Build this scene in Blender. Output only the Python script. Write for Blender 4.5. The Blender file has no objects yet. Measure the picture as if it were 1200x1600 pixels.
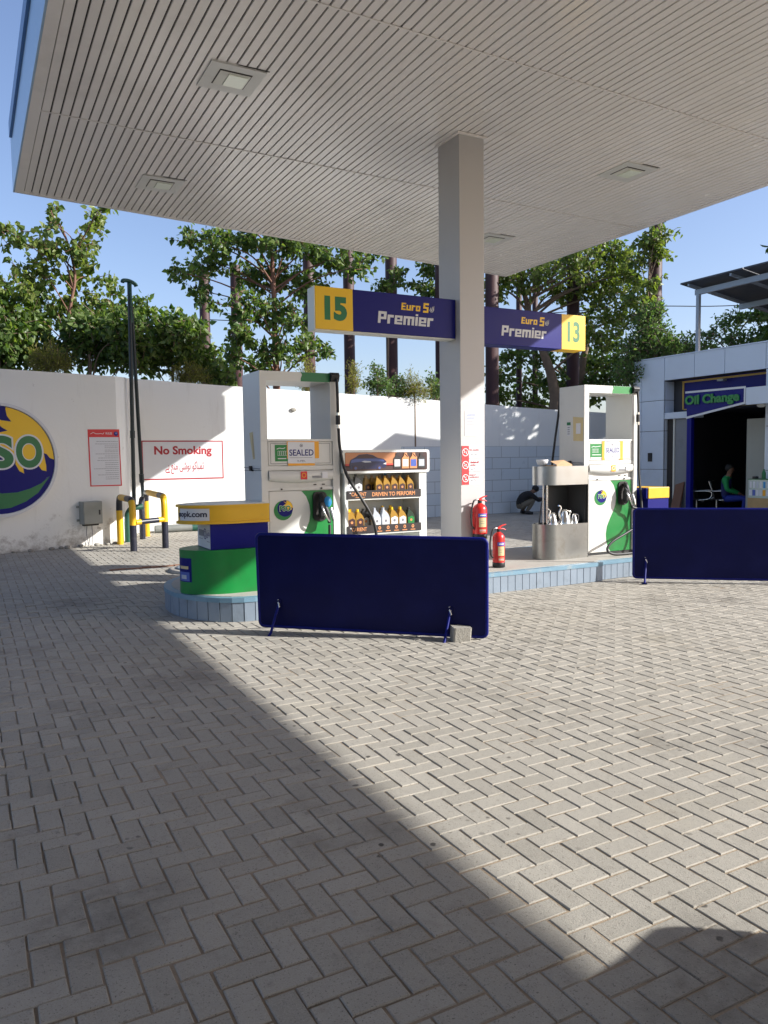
import bpy, math, random
import numpy as np
from mathutils import Vector
random.seed(7); rng = np.random.default_rng(7)
R = math.radians
# World axes: x runs along the pump island, y runs away from the camera across it, z up.  Camera stands at x = y = 0.
# ------------------------------------------------------------------ camera
scn = bpy.context.scene
CAM_H, FPX = 1.57, 1210.0
YAW, PITCH, ROLL = R(28.2), math.atan(84/1210), 0.0125
_f = Vector((math.sin(YAW)*math.cos(PITCH), math.cos(YAW)*math.cos(PITCH), -math.sin(PITCH)))
_r0 = Vector((math.cos(YAW), -math.sin(YAW), 0)); _d0 = _f.cross(_r0)
CR = _r0*math.cos(ROLL)+_d0*math.sin(ROLL); CD = _d0*math.cos(ROLL)-_r0*math.sin(ROLL)
cd = bpy.data.cameras.new('camera'); cam = bpy.data.objects.new('camera', cd); scn.collection.objects.link(cam)
cd.sensor_fit = 'VERTICAL'; cd.sensor_height = 24; cd.lens = 24*FPX/1600; cd.clip_end = 2000; cd.clip_start = .05
from mathutils import Matrix
_m = Matrix((CR, -CD, -_f)).transposed().to_4x4(); _m.translation = (0, 0, CAM_H); cam.matrix_world = _m
scn.camera = cam
def at(px, py, dist):                      # a point at forward distance dist, used to set out the far trees
    v = CR*((px-600)/FPX) + CD*((py-800)/FPX) + _f
    h = v.x*math.sin(YAW)+v.y*math.cos(YAW)
    return Vector((0, 0, CAM_H)) + v*(dist/h)
# ------------------------------------------------------------------ light
SUN_E, SUN_A = R(26.4), R(127.2)           # azimuth clockwise from +y
w = bpy.data.worlds.new('World'); scn.world = w; w.use_nodes = True
nt = w.node_tree; bg = nt.nodes['Background']
sky = nt.nodes.new('ShaderNodeTexSky'); sky.sky_type = 'NISHITA'; sky.sun_disc = False
sky.sun_elevation = SUN_E; sky.sun_rotation = SUN_A; sky.air_density = 1.0; sky.dust_density = 1.4; sky.ozone_density = 1.5
wb = nt.nodes.new('ShaderNodeMix'); wb.data_type = 'RGBA'; wb.blend_type = 'MULTIPLY'; wb.inputs[0].default_value = 1; wb.inputs[7].default_value = (.99, .955, 1.06, 1)
nt.links.new(sky.outputs[0], wb.inputs[6]); nt.links.new(wb.outputs[2], bg.inputs[0]); bg.inputs[1].default_value = 0.125
sl = bpy.data.lights.new('sun', 'SUN'); sl.energy = 5.0; sl.angle = R(0.5); sl.color = (1, .975, .93)
so = bpy.data.objects.new('sun', sl); scn.collection.objects.link(so)
sdir = Vector((math.sin(SUN_A)*math.cos(SUN_E), math.cos(SUN_A)*math.cos(SUN_E), math.sin(SUN_E)))
so.rotation_euler = sdir.to_track_quat('Z', 'Y').to_euler(); so.location = sdir*60
scn.view_settings.view_transform = 'Standard'; scn.view_settings.look = 'None'; scn.view_settings.exposure = 0.72
scn.view_settings.gamma = 1

# ------------------------------------------------------------------ materials
MATS = {}
def mk(name, col, rough=.6, metal=0., vary=.08, scale=6., bump=0., bscale=60., spec=.5, dirt=None, dscale=1.5, dlo=.55, dhi=.75, damt=.6):
    m = bpy.data.materials.new(name); m.use_nodes = True; t = m.node_tree; b = t.nodes['Principled BSDF']
    N = t.nodes.new; L = t.links.new
    b.inputs['Roughness'].default_value = rough; b.inputs['Metallic'].default_value = metal; b.inputs['Specular IOR Level'].default_value = spec
    tc = N('ShaderNodeTexCoord'); nz = N('ShaderNodeTexNoise'); nz.inputs['Scale'].default_value = scale; nz.inputs['Detail'].default_value = 5
    L(tc.outputs['Object'], nz.inputs['Vector'])
    mx = N('ShaderNodeMix'); mx.data_type = 'RGBA'
    c = Vector(col[:3])
    mx.inputs[6].default_value = (*(c*(1-vary)), 1); mx.inputs[7].default_value = (*(c*(1+vary)), 1)
    L(nz.outputs['Fac'], mx.inputs[0]); out = mx.outputs[2]
    if dirt:
        n2 = N('ShaderNodeTexNoise'); n2.inputs['Scale'].default_value = dscale; n2.inputs['Detail'].default_value = 8; n2.inputs['Roughness'].default_value = .65
        L(tc.outputs['Object'], n2.inputs['Vector'])
        mr = N('ShaderNodeMapRange'); mr.inputs[1].default_value = dlo; mr.inputs[2].default_value = dhi; mr.inputs[4].default_value = damt
        L(n2.outputs['Fac'], mr.inputs[0])
        m2 = N('ShaderNodeMix'); m2.data_type = 'RGBA'; m2.inputs[7].default_value = (*dirt, 1)
        L(mr.outputs[0], m2.inputs[0]); L(out, m2.inputs[6]); out = m2.outputs[2]
    L(out, b.inputs['Base Color'])
    r2 = N('ShaderNodeMapRange'); r2.inputs[3].default_value = max(.02, rough-.08); r2.inputs[4].default_value = min(1, rough+.08)
    L(nz.outputs['Fac'], r2.inputs[0]); L(r2.outputs[0], b.inputs['Roughness'])
    if bump:
        nb = N('ShaderNodeTexNoise'); nb.inputs['Scale'].default_value = bscale; nb.inputs['Detail'].default_value = 4
        L(tc.outputs['Object'], nb.inputs['Vector'])
        bp = N('ShaderNodeBump'); bp.inputs['Strength'].default_value = bump; bp.inputs['Distance'].default_value = .01
        L(nb.outputs['Fac'], bp.inputs['Height']); L(bp.outputs[0], b.inputs['Normal'])
    MATS[name] = m
    return m
GRIME = (.16, .13, .10)
white_metal = mk('white_metal', (.63, .63, .60), .38, vary=.03, dirt=(.42, .38, .32), dscale=2.5, dlo=.56, dhi=.8, damt=.35)
cream_metal = mk('cream_metal', (.66, .66, .60), .42, vary=.03, dirt=(.42, .38, .30), dscale=3)
soffit_white = mk('soffit_white', (.85, .81, .775), .24, vary=.04, scale=3, dirt=(.42, .38, .33), dscale=.6, damt=.35)
column_paint = mk('column_paint', (.49, .475, .465), .45, vary=.03, scale=1.5, dirt=(.40, .36, .32), dscale=1.4, damt=.35)
gap_dark = mk('gap_dark', (.035, .03, .028), .85)
fascia_blue = mk('fascia_blue', (.36, .55, .76), .35, vary=.05)
lip_blue = mk('lip_blue', (.07, .20, .42), .4)
navy = mk('navy', (.0028, .0046, .054), .42, vary=.25, scale=4, bump=.10, bscale=6, spec=.13, dirt=(.008, .011, .085), dscale=2.2, dlo=.5, dhi=.8, damt=.6)
navy_sign = mk('navy_sign', (.004, .006, .15), .4, vary=.06, spec=.2)
pso_blue = mk('logo_blue', (.003, .004, .15), .4, vary=.05, spec=.2)
navy_lit = mk('navy_lit', (.003, .007, .14), .42, vary=.15, spec=.2)  # brighter navy for frame and legs: sunlit rim put into the colour
yellow = mk('yellow', (.72, .42, .012), .42, vary=.06, dirt=(.4, .27, .06), dscale=4, damt=.4)
sign_yellow = mk('sign_yellow', (.82, .50, .006), .4, vary=.04)
green = mk('green', (.003, .20, .036), .38, vary=.08, dirt=(.02, .11, .03), dscale=3.5, dlo=.5, dhi=.75, damt=.6)
dk_green = mk('dark_green', (.008, .15, .045), .4, vary=.08)
num_green = mk('number_green', (.008, .16, .06), .5)
black = mk('black_rubber', (.014, .014, .016), .5, vary=.2)
blk_paint = mk('black_paint', (.014, .016, .03), .38, vary=.25, dirt=(.12, .11, .1), dscale=8, damt=.35)
chrome = mk('chrome', (.72, .72, .70), .22, 1.)
steel = mk('brushed_steel', (.40, .42, .43), .30, 1., vary=.1, scale=3, dirt=(.26, .27, .27), dscale=2.2, damt=.6)
steel_mark = mk('stained_steel', (.32, .325, .315), .34, .95, vary=.12, scale=5, dirt=(.16, .14, .10), dscale=5, dlo=.5, damt=.7)
dark_panel = mk('dark_panel', (.035, .037, .038), .5, vary=.2)
red = mk('red_paint', (.60, .022, .02), .3, vary=.06)
sign_red = mk('sign_red', (.62, .02, .025), .5, vary=.05)
dk_red = mk('sign_maroon', (.36, .015, .025), .55, vary=.15, scale=25)
paper = mk('paper', (.68, .69, .72), .75, vary=.03, scale=20)
sign_white = mk('sign_white', (.64, .65, .67), .55, vary=.04)
lt_blue = mk('label_blue', (.06, .11, .42), .4)
tan = mk('label_tan', (.62, .5, .26), .5)
orange = mk('orange_tape', (.80, .36, .015), .5, vary=.06)
ink = mk('ink', (.03, .03, .06), .6)
inkgrey = mk('grey_ink', (.18, .18, .21), .6)
plinth_blue = mk('plinth_blue', (.205, .255, .315), .5, vary=.12, scale=4, dirt=(.11, .13, .14), dscale=5, damt=.5)
trim_blue = mk('trim_blue', (.15, .27, .36), .5, vary=.12, dirt=(.36, .35, .31), dscale=6, damt=.6)
island_top = mk('island_top', (.40, .38, .34), .8, vary=.12, scale=8, bump=.3, dirt=(.24, .17, .13), dscale=2.5, damt=.5)
concrete = mk('concrete', (.30, .285, .25), .9, vary=.15, scale=14, bump=.6, bscale=90, dirt=(.15, .13, .10), dscale=9)
rust = mk('rusty_steel', (.055, .021, .018), .62, vary=.3, scale=7, dirt=(.10, .045, .03), dscale=3, damt=.6, bump=.15)
cladding = mk('grey_cladding', (.58, .645, .74), .32, vary=.03, scale=2, dirt=(.42, .45, .49), dscale=1.2, damt=.4)
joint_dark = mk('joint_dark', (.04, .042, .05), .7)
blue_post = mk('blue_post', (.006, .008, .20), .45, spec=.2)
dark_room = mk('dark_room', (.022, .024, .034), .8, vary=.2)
shutter_grey = mk('shutter_grey', (.22, .23, .25), .6, vary=.08, dirt=(.14, .14, .14), dscale=2)
gold = mk('gold_trim', (.48, .30, .055), .4, vary=.06)
galv = mk('galvanised', (.30, .35, .42), .45, .4)
panel_back = mk('solar_back', (.05, .055, .07), .5, vary=.15)
glass_case = mk('case_glass', (.42, .50, .46), .1, vary=.05)
wood = mk('wood', (.42, .28, .12), .55, vary=.2, scale=5)
brown_board = mk('brown_board', (.16, .075, .045), .6, vary=.2)
cardboard = mk('cardboard', (.50, .33, .19), .8, vary=.1)
box_grey = mk('box_grey', (.30, .31, .28), .45, vary=.06)
pipe_green = mk('pipe_green', (.012, .075, .05), .45, vary=.2, scale=3)
pipe_dark = mk('pipe_dark', (.012, .022, .026), .42, vary=.3, scale=3)
pipe_grey = mk('pipe_grey', (.17, .18, .17), .6, vary=.2)
skin = mk('skin', (.17, .085, .05), .55)
hair = mk('hair', (.010, .009, .009), .6)
cloth_black = mk('cloth_black', (.012, .012, .015), .9, vary=.3)
cloth_olive = mk('cloth_olive', (.13, .115, .09), .9, vary=.15)
cloth_grey = mk('cloth_grey', (.14, .14, .20), .9, vary=.15)
cloth_green = mk('cloth_green', (.010, .24, .065), .8, vary=.1)
cloth_navy = mk('cloth_navy', (.012, .018, .10), .85, vary=.15)
cloth_blue = mk('cloth_blue', (.012, .03, .26), .85, vary=.15)
bark = mk('bark', (.20, .14, .095), .9, vary=.3, scale=9, bump=.8, bscale=30)
bark_red = mk('bark_red', (.19, .095, .065), .85, vary=.25, scale=9)
rack_white = mk('rack_white', (.72, .74, .71), .4, vary=.03)
strip_black = mk('strip_black', (.025, .02, .022), .4)
copper = mk('copper_print', (.62, .26, .10), .45)
amber = mk('amber_plastic', (.36, .20, .028), .3, vary=.08)
silver_pl = mk('silver_plastic', (.45, .49, .55), .3, vary=.06)
grey_pl = mk('charcoal_plastic', (.03, .032, .035), .35)
dgreen_pl = mk('deep_green_plastic', (.012, .035, .018), .35)
lens_glass = mk('lens_glass', (.82, .88, .74), .12, vary=.06, scale=30)
cyan = mk('nozzle_blue', (.02, .25, .55), .35)
cable_m = mk('cable', (.02, .02, .022), .6)
soil = mk('soil', (.16, .13, .09), .95, vary=.25, scale=1.2, bump=.4, bscale=12)

def wall_paint():
    m = mk('wall_paint', (.80, .80, .77), .8, vary=.03, scale=1.2, bump=.22, bscale=18)
    t = m.node_tree; N = t.nodes.new; L = t.links.new; b = t.nodes['Principled BSDF']
    src = b.inputs['Base Color'].links[0].from_socket
    g = N('ShaderNodeNewGeometry')
    # blotches, drips and a splashed, worn foot
    mp = N('ShaderNodeMapping'); mp.inputs['Scale'].default_value = (2.2, 2.2, .22); L(g.outputs['Position'], mp.inputs['Vector'])
    n1 = N('ShaderNodeTexNoise'); n1.inputs['Scale'].default_value = 2.2; n1.inputs['Detail'].default_value = 8; n1.inputs['Roughness'].default_value = .7; L(mp.outputs[0], n1.inputs['Vector'])
    r1 = N('ShaderNodeMapRange'); r1.inputs[1].default_value = .56; r1.inputs[2].default_value = .82; r1.inputs[4].default_value = .5; L(n1.outputs['Fac'], r1.inputs[0])
    m1 = N('ShaderNodeMix'); m1.data_type = 'RGBA'; m1.inputs[7].default_value = (.52, .50, .46, 1); L(r1.outputs[0], m1.inputs[0]); L(src, m1.inputs[6])
    n2 = N('ShaderNodeTexNoise'); n2.inputs['Scale'].default_value = 3.5; n2.inputs['Detail'].default_value = 10; n2.inputs['Roughness'].default_value = .75; L(g.outputs['Position'], n2.inputs['Vector'])
    sp = N('ShaderNodeSeparateXYZ'); L(g.outputs['Position'], sp.inputs[0])
    zr = N('ShaderNodeMapRange'); zr.inputs[1].default_value = 0.0; zr.inputs[2].default_value = .75; zr.inputs[3].default_value = .20; zr.inputs[4].default_value = -.06; L(sp.outputs['Z'], zr.inputs[0])
    ad = N('ShaderNodeMath'); ad.operation = 'ADD'; L(n2.outputs['Fac'], ad.inputs[0]); L(zr.outputs[0], ad.inputs[1])
    r2 = N('ShaderNodeMapRange'); r2.inputs[1].default_value = .60; r2.inputs[2].default_value = .78; r2.inputs[4].default_value = .75; L(ad.outputs[0], r2.inputs[0])
    m2 = N('ShaderNodeMix'); m2.data_type = 'RGBA'; m2.inputs[7].default_value = (.27, .24, .20, 1); L(r2.outputs[0], m2.inputs[0]); L(m1.outputs[2], m2.inputs[6])
    # small chips
    n3 = N('ShaderNodeTexNoise'); n3.inputs['Scale'].default_value = 5; n3.inputs['Detail'].default_value = 6; n3.inputs['Roughness'].default_value = .6; L(g.outputs['Position'], n3.inputs['Vector'])
    r3 = N('ShaderNodeMapRange'); r3.inputs[1].default_value = .685; r3.inputs[2].default_value = .72; r3.inputs[4].default_value = .7; L(n3.outputs['Fac'], r3.inputs[0])
    m3 = N('ShaderNodeMix'); m3.data_type = 'RGBA'; m3.inputs[7].default_value = (.33, .31, .28, 1); L(r3.outputs[0], m3.inputs[0]); L(m2.outputs[2], m3.inputs[6])
    L(m3.outputs[2], b.inputs['Base Color'])
    return m
wall_white = wall_paint()

def tile_mat():
    m = mk('wall_tile', (.34, .42, .50), .3, vary=.06)
    t = m.node_tree; N = t.nodes.new; L = t.links.new; b = t.nodes['Principled BSDF']
    g = N('ShaderNodeNewGeometry'); sp = N('ShaderNodeSeparateXYZ'); cb = N('ShaderNodeCombineXYZ'); L(g.outputs['Position'], sp.inputs[0])
    L(sp.outputs['X'], cb.inputs[0]); L(sp.outputs['Z'], cb.inputs[1])
    br = N('ShaderNodeTexBrick'); L(cb.outputs[0], br.inputs['Vector']); br.offset = .5
    br.inputs['Scale'].default_value = 1; br.inputs['Brick Width'].default_value = .62; br.inputs['Row Height'].default_value = .31
    br.inputs['Mortar Size'].default_value = .007; br.inputs['Mortar Smooth'].default_value = .2
    br.inputs['Color1'].default_value = (.56, .63, .69, 1); br.inputs['Color2'].default_value = (.62, .67, .71, 1); br.inputs['Mortar'].default_value = (.25, .28, .30, 1)
    L(br.outputs['Color'], b.inputs['Base Color'])
    return m
tile = tile_mat()

def brick_mat():
    m = bpy.data.materials.new('paver'); m.use_nodes = True; t = m.node_tree; N = t.nodes.new; L = t.links.new; b = t.nodes['Principled BSDF']
    g = N('ShaderNodeNewGeometry'); at_ = N('ShaderNodeAttribute'); at_.attribute_name = 'tone'
    def noise(s, d=6, r=.6):
        n = N('ShaderNodeTexNoise'); n.inputs['Scale'].default_value = s; n.inputs['Detail'].default_value = d; n.inputs['Roughness'].default_value = r
        L(g.outputs['Position'], n.inputs['Vector']); return n.outputs['Fac']
    def ramp(x, a, c, lo, hi):
        r = N('ShaderNodeMapRange'); r.inputs[1].default_value = a; r.inputs[2].default_value = c; r.inputs[3].default_value = lo; r.inputs[4].default_value = hi; L(x, r.inputs[0]); return r.outputs[0]
    def mix(f, A, Bc):
        x = N('ShaderNodeMix'); x.data_type = 'RGBA'; L(f, x.inputs[0])
        if isinstance(A, tuple): x.inputs[6].default_value = (*A, 1)
        else: L(A, x.inputs[6])
        x.inputs[7].default_value = (*Bc, 1); return x.outputs[2]
    cr = N('ShaderNodeValToRGB'); e = cr.color_ramp.elements
    e[0].color = (.305, .285, .245, 1); e[1].color = (.405, .38, .33, 1); k = e.new(.5); k.color = (.36, .337, .292, 1)
    L(at_.outputs['Fac'], cr.inputs[0])
    c = mix(ramp(noise(260, 3), .50, .66, 0, .42), cr.outputs[0], (.49, .455, .39))       # pale sand grains
    c = mix(ramp(noise(150, 3), .60, .70, 0, .8), c, (.10, .092, .08))               # pits
    c = mix(ramp(noise(38, 6, .75), .60, .70, 0, .7), c, (.15, .135, .11))           # chipped and worn spots
    c = mix(ramp(noise(14, 8, .7), .55, .78, 0, .5), c, (.22, .195, .16))           # grubby patches inside bricks
    c = mix(ramp(noise(1.1, 8, .7), .55, .72, 0, .62), c, (.165, .15, .125))          # larger dirt
    c = mix(ramp(noise(.7, 8, .7), .56, .8, 0, .45), c, (.47, .42, .32))            # dusty paler areas
    dn = N('ShaderNodeTexNoise'); dn.inputs['Scale'].default_value = 22; dn.inputs['Detail'].default_value = 4; L(g.outputs['Position'], dn.inputs['Vector'])
    va = N('ShaderNodeMix'); va.data_type = 'RGBA'; va.blend_type = 'ADD'; va.inputs[0].default_value = .035; L(g.outputs['Position'], va.inputs[6]); L(dn.outputs['Color'], va.inputs[7])
    def spots(scale, a, c_, hi, mask):
        v = N('ShaderNodeTexVoronoi'); v.voronoi_dimensions = '2D'; v.inputs['Scale'].default_value = scale; L(va.outputs[2], v.inputs['Vector'])
        mm = N('ShaderNodeMath'); mm.operation = 'MULTIPLY'; L(ramp(v.outputs['Distance'], a, c_, 0, hi), mm.inputs[0]); L(mask, mm.inputs[1]); return mm.outputs[0]
    c = mix(spots(3.4, .055, .035, .85, ramp(noise(.9, 3), .52, .60, 0, 1)), c, (.045, .04, .035))   # gum and oil drips
    c = mix(spots(9.0, .11, .06, .7, ramp(noise(1.7, 3), .58, .66, 0, 1)), c, (.06, .052, .045))     # crumbs and small drops
    c = mix(spots(.42, .17, .05, .5, ramp(noise(6, 6, .7), .38, .62, .15, 1)), c, (.10, .09, .08))       # old oil stains
    L(c, b.inputs['Base Color']); b.inputs['Roughness'].default_value = .82; b.inputs['Specular IOR Level'].default_value = .35
    bp = N('ShaderNodeBump'); bp.inputs['Strength'].default_value = .55; bp.inputs['Distance'].default_value = .004; L(noise(190, 4), bp.inputs['Height'])
    b2 = N('ShaderNodeBump'); b2.inputs['Strength'].default_value = .4; b2.inputs['Distance'].default_value = .006; L(noise(25, 6), b2.inputs['Height']); L(bp.outputs[0], b2.inputs['Normal'])
    L(b2.outputs[0], b.inputs['Normal'])
    return m
paver = brick_mat()
sand = mk('joint_sand', (.31, .245, .175), .95, vary=.25, scale=9, bump=.5, bscale=120, dirt=(.10, .085, .06), dscale=1.6, dlo=.52, dhi=.68, damt=.8)

def leaf_mat(name, lo, hi, trans=.35):
    lo = tuple(c*1.05 for c in lo); hi = tuple(c*1.0 for c in hi)
    m = bpy.data.materials.new(name); m.use_nodes = True; t = m.node_tree; N = t.nodes.new; L = t.links.new; b = t.nodes['Principled BSDF']
    a = N('ShaderNodeAttribute'); a.attribute_name = 'tone'
    cr = N('ShaderNodeValToRGB'); e = cr.color_ramp.elements; e[0].color = (*lo, 1); e[1].color = (*hi, 1); L(a.outputs['Fac'], cr.inputs[0])
    L(cr.outputs[0], b.inputs['Base Color']); b.inputs['Roughness'].default_value = .42; b.inputs['Specular IOR Level'].default_value = .45
    tr = N('ShaderNodeBsdfTranslucent'); h = N('ShaderNodeMix'); h.data_type = 'RGBA'; h.blend_type = 'MULTIPLY'; h.inputs[0].default_value = 1; h.inputs[7].default_value = (1.5, 1.6, .6, 1)
    L(cr.outputs[0], h.inputs[6]); L(h.outputs[2], tr.inputs[0])
    ms = N('ShaderNodeMixShader'); ms.inputs[0].default_value = trans; L(b.outputs[0], ms.inputs[1]); L(tr.outputs[0], ms.inputs[2])
    L(ms.outputs[0], t.nodes['Material Output'].inputs[0])
    return m
leaf_peepal = leaf_mat('leaf_peepal', (.055, .105, .018), (.25, .29, .085), .45)
leaf_dark = leaf_mat('leaf_dark', (.038, .085, .022), (.20, .27, .075), .45)
leaf_yellow = leaf_mat('leaf_yellow', (.13, .14, .03), (.38, .36, .09), .45)
leaf_blue = leaf_mat('leaf_blue', (.05, .105, .04), (.19, .28, .10), .45)

# ------------------------------------------------------------------ mesh helpers
COL = scn.collection
class MB:
    def __init__(s): s.v = []; s.f = []; s.m = []; s.s = []; s.mats = []
    def mi(s, mat):
        if mat not in s.mats: s.mats.append(mat)
        return s.mats.index(mat)
    def add(s, vs, fs, mat, smooth=False):
        o = len(s.v); i = s.mi(mat); s.v += [tuple(p) for p in vs]
        for f in fs: s.f.append(tuple(k+o for k in f)); s.m.append(i); s.s.append(smooth)
    def box(s, x0, x1, y0, y1, z0, z1, mat):
        s.add([(x0, y0, z0), (x1, y0, z0), (x1, y1, z0), (x0, y1, z0), (x0, y0, z1), (x1, y0, z1), (x1, y1, z1), (x0, y1, z1)],
              [(3, 2, 1, 0), (4, 5, 6, 7), (0, 1, 5, 4), (1, 2, 6, 5), (2, 3, 7, 6), (3, 0, 4, 7)], mat)
    def prism(s, poly, a0, a1, mat, plane='xy', smooth=False, endmat=None):
        n = len(poly)
        def P(p, a): return {'xy': (p[0], p[1], a), 'xz': (p[0], a, p[1]), 'yz': (a, p[0], p[1])}[plane]
        vs = [P(p, a0) for p in poly]+[P(p, a1) for p in poly]
        s.add(vs, [tuple((i, (i+1) % n, (i+1) % n+n, i+n)) for i in range(n)], mat, smooth)
        s.add(vs, [tuple(range(n-1, -1, -1)), tuple(range(n, 2*n))], endmat or mat)
    def tube(s, pts, r, mat, n=10, cap=True, smooth=True):
        pts = [Vector(p) for p in pts]; k = len(pts); rs = r if isinstance(r, (list, tuple)) else [r]*k
        vs = []; up = Vector((0, 0, 1)); prev = None
        for i, p in enumerate(pts):
            d = (pts[min(i+1, k-1)]-pts[max(i-1, 0)]).normalized()
            if prev is None:
                a = d.cross(up);  a = d.cross(Vector((1, 0, 0))) if a.length < 1e-3 else a
            else: a = prev - d*prev.dot(d)
            a.normalize(); prev = a; b = d.cross(a)
            for j in range(n):
                t = 2*math.pi*j/n; vs.append(p+(a*math.cos(t)+b*math.sin(t))*rs[i])
        fs = [(i*n+j, i*n+(j+1) % n, (i+1)*n+(j+1) % n, (i+1)*n+j) for i in range(k-1) for j in range(n)]
        s.add(vs, fs, mat, smooth)
        if cap: s.add(vs[:n], [tuple(range(n-1, -1, -1))], mat); s.add(vs[-n:], [tuple(range(n))], mat)
    def lathe(s, prof, c, mat, n=20, smooth=True):
        vs = [(c[0]+r*math.cos(2*math.pi*j/n), c[1]+r*math.sin(2*math.pi*j/n), c[2]+z) for r, z in prof for j in range(n)]
        s.add(vs, [(i*n+j, i*n+(j+1) % n, (i+1)*n+(j+1) % n, (i+1)*n+j) for i in range(len(prof)-1) for j in range(n)], mat, smooth)
        s.add(vs[:n], [tuple(range(n-1, -1, -1))], mat); s.add(vs[-n:], [tuple(range(n))], mat)
    def ball(s, c, r, mat, n=14, k=9, sc=(1, 1, 1)):
        vs = []; 
        for i in range(k+1):
            a = math.pi*i/k
            for j in range(n): vs.append((c[0]+r*sc[0]*math.sin(a)*math.cos(2*math.pi*j/n), c[1]+r*sc[1]*math.sin(a)*math.sin(2*math.pi*j/n), c[2]+r*sc[2]*math.cos(a)))
        s.add(vs, [(i*n+j, (i+1)*n+j, (i+1)*n+(j+1) % n, i*n+(j+1) % n) for i in range(k) for j in range(n)], mat, True)
    def build(s, name, parent=None, bevel=0, loc=None, soft=None):
        me = bpy.data.meshes.new(name); me.from_pydata(s.v, [], s.f)
        for m in s.mats: me.materials.append(m)
        me.polygons.foreach_set('material_index', s.m); me.polygons.foreach_set('use_smooth', s.s); me.validate(); me.update()
        if soft: me.polygons.foreach_set('use_smooth', [True]*len(me.polygons)); me.set_sharp_from_angle(angle=R(soft))
        o = bpy.data.objects.new(name, me); COL.objects.link(o)
        if parent is not None: o.parent = parent
        if loc is not None: o.location = loc
        if bevel:
            b = o.modifiers.new('bevel', 'BEVEL'); b.width = bevel; b.segments = 2; b.limit_method = 'ANGLE'; b.angle_limit = R(50)
        return o
def arc(cx, cy, r, a0, a1, n=12, ry=None):
    return [(cx+r*math.cos(R(a0+(a1-a0)*i/n)), cy+(ry or r)*math.sin(R(a0+(a1-a0)*i/n))) for i in range(n+1)]
def rrect(x0, x1, z0, z1, r, n=5):
    return arc(x1-r, z0+r, r, -90, 0, n)+arc(x1-r, z1-r, r, 0, 90, n)+arc(x0+r, z1-r, r, 90, 180, n)+arc(x0+r, z0+r, r, 180, 270, n)
_gl = {}
def glyphs(txt, bold=0., shear=0., space=1.):
    k = (txt, bold, shear, space)
    if k in _gl: return _gl[k]
    cu = bpy.data.curves.new('lettering', 'FONT'); cu.body = txt; cu.offset = bold; cu.shear = shear; cu.space_character = space; cu.resolution_u = 10 if len(txt) == 1 else 4
    ob = bpy.data.objects.new('lettering', cu); me = ob.to_mesh()
    vs = np.array([v.co[:2] for v in me.vertices]); fs = [tuple(p.vertices) for p in me.polygons]
    ob.to_mesh_clear(); bpy.data.objects.remove(ob); bpy.data.curves.remove(cu)
    lo = vs.min(0); hi = vs.max(0); vs = (vs-lo)/(hi-lo)
    _gl[k] = (vs, fs, (hi-lo)); return _gl[k]
class Face:                                # flat printing on a surface: local (a, b) along two directions, thin layers stacked along the normal
    E = .0012
    def __init__(s, mb, o, a, b, n): s.mb = mb; s.o = Vector(o); s.a = Vector(a); s.b = Vector(b); s.n = Vector(n); s.k = 0
    def P(s, p, k): return s.o+s.a*p[0]+s.b*p[1]+s.n*(s.E*k)
    def poly(s, pts, mat, k=1):
        ar = sum(pts[i-1][0]*pts[i][1]-pts[i][0]*pts[i-1][1] for i in range(len(pts)))
        if (ar < 0) == (s.a.cross(s.b).dot(s.n) > 0): pts = pts[::-1]
        s.mb.add([s.P(p, k) for p in pts], [tuple(range(len(pts)))], mat)
    def rect(s, a0, a1, b0, b1, mat, k=1): s.poly([(a0, b0), (a1, b0), (a1, b1), (a0, b1)], mat, k)
    def circ(s, a, b, r, mat, k=1, n=32, rb=None): s.poly(arc(a, b, r, 0, 360, n, rb)[:-1], mat, k)
    def frame(s, a0, a1, b0, b1, t, mat, k=1):
        s.rect(a0, a1, b0, b0+t, mat, k); s.rect(a0, a1, b1-t, b1, mat, k); s.rect(a0, a0+t, b0+t, b1-t, mat, k); s.rect(a1-t, a1, b0+t, b1-t, mat, k)
    def text(s, txt, a0, a1, b0, b1, mat, k=1, bold=0., shear=0., space=1.):
        vs, fs, d = glyphs(txt, bold, shear, space)
        s.mb.add([s.P((a0+(a1-a0)*x, b0+(b1-b0)*y), k) for x, y in vs], fs if s.a.cross(s.b).dot(s.n) > 0 else [f[::-1] for f in fs], mat)
    def stroke(s, pts, wd, mat, k=1):
        L_, Rr = [], []
        for i, p in enumerate(pts):
            q0 = pts[max(0, i-1)]; q1 = pts[min(len(pts)-1, i+1)]; dx, dy = q1[0]-q0[0], q1[1]-q0[1]; l = math.hypot(dx, dy) or 1
            ww = wd[i] if isinstance(wd, (list, tuple)) else wd
            L_.append((p[0]-dy/l*ww/2, p[1]+dx/l*ww/2)); Rr.append((p[0]+dy/l*ww/2, p[1]-dx/l*ww/2))
        for i in range(len(pts)-1): s.poly([L_[i], Rr[i], Rr[i+1], L_[i+1]], mat, k)
    def ring(s, a, b, r, wd, mat, k=1, n=28): s.stroke(arc(a, b, r, 0, 360, n), wd, mat, k)
def thing(name, label, cat, loc=(0, 0, 0), rz=0, group=None):
    o = bpy.data.objects.new(name, None); COL.objects.link(o); o.location = loc; o.rotation_euler = (0, 0, rz); o.empty_display_size = .2
    return tag(o, label, cat, group)
def tag(o, label, cat, group=None):
    o['label'] = label; o['category'] = cat
    if group: o['group'] = group
    return o
def struct(o): o['kind'] = 'structure'; return o
def dup(root, loc, rz=None, label=None):
    r = root.copy(); COL.objects.link(r); r.location = loc
    if rz is not None: r.rotation_euler = (0, 0, rz)
    if label: r['label'] = label
    for ch in list(root.children):
        c = ch.copy(); COL.objects.link(c); c.parent = r
        for g in list(ch.children):
            d = g.copy(); COL.objects.link(d); d.parent = c
    return r
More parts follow.
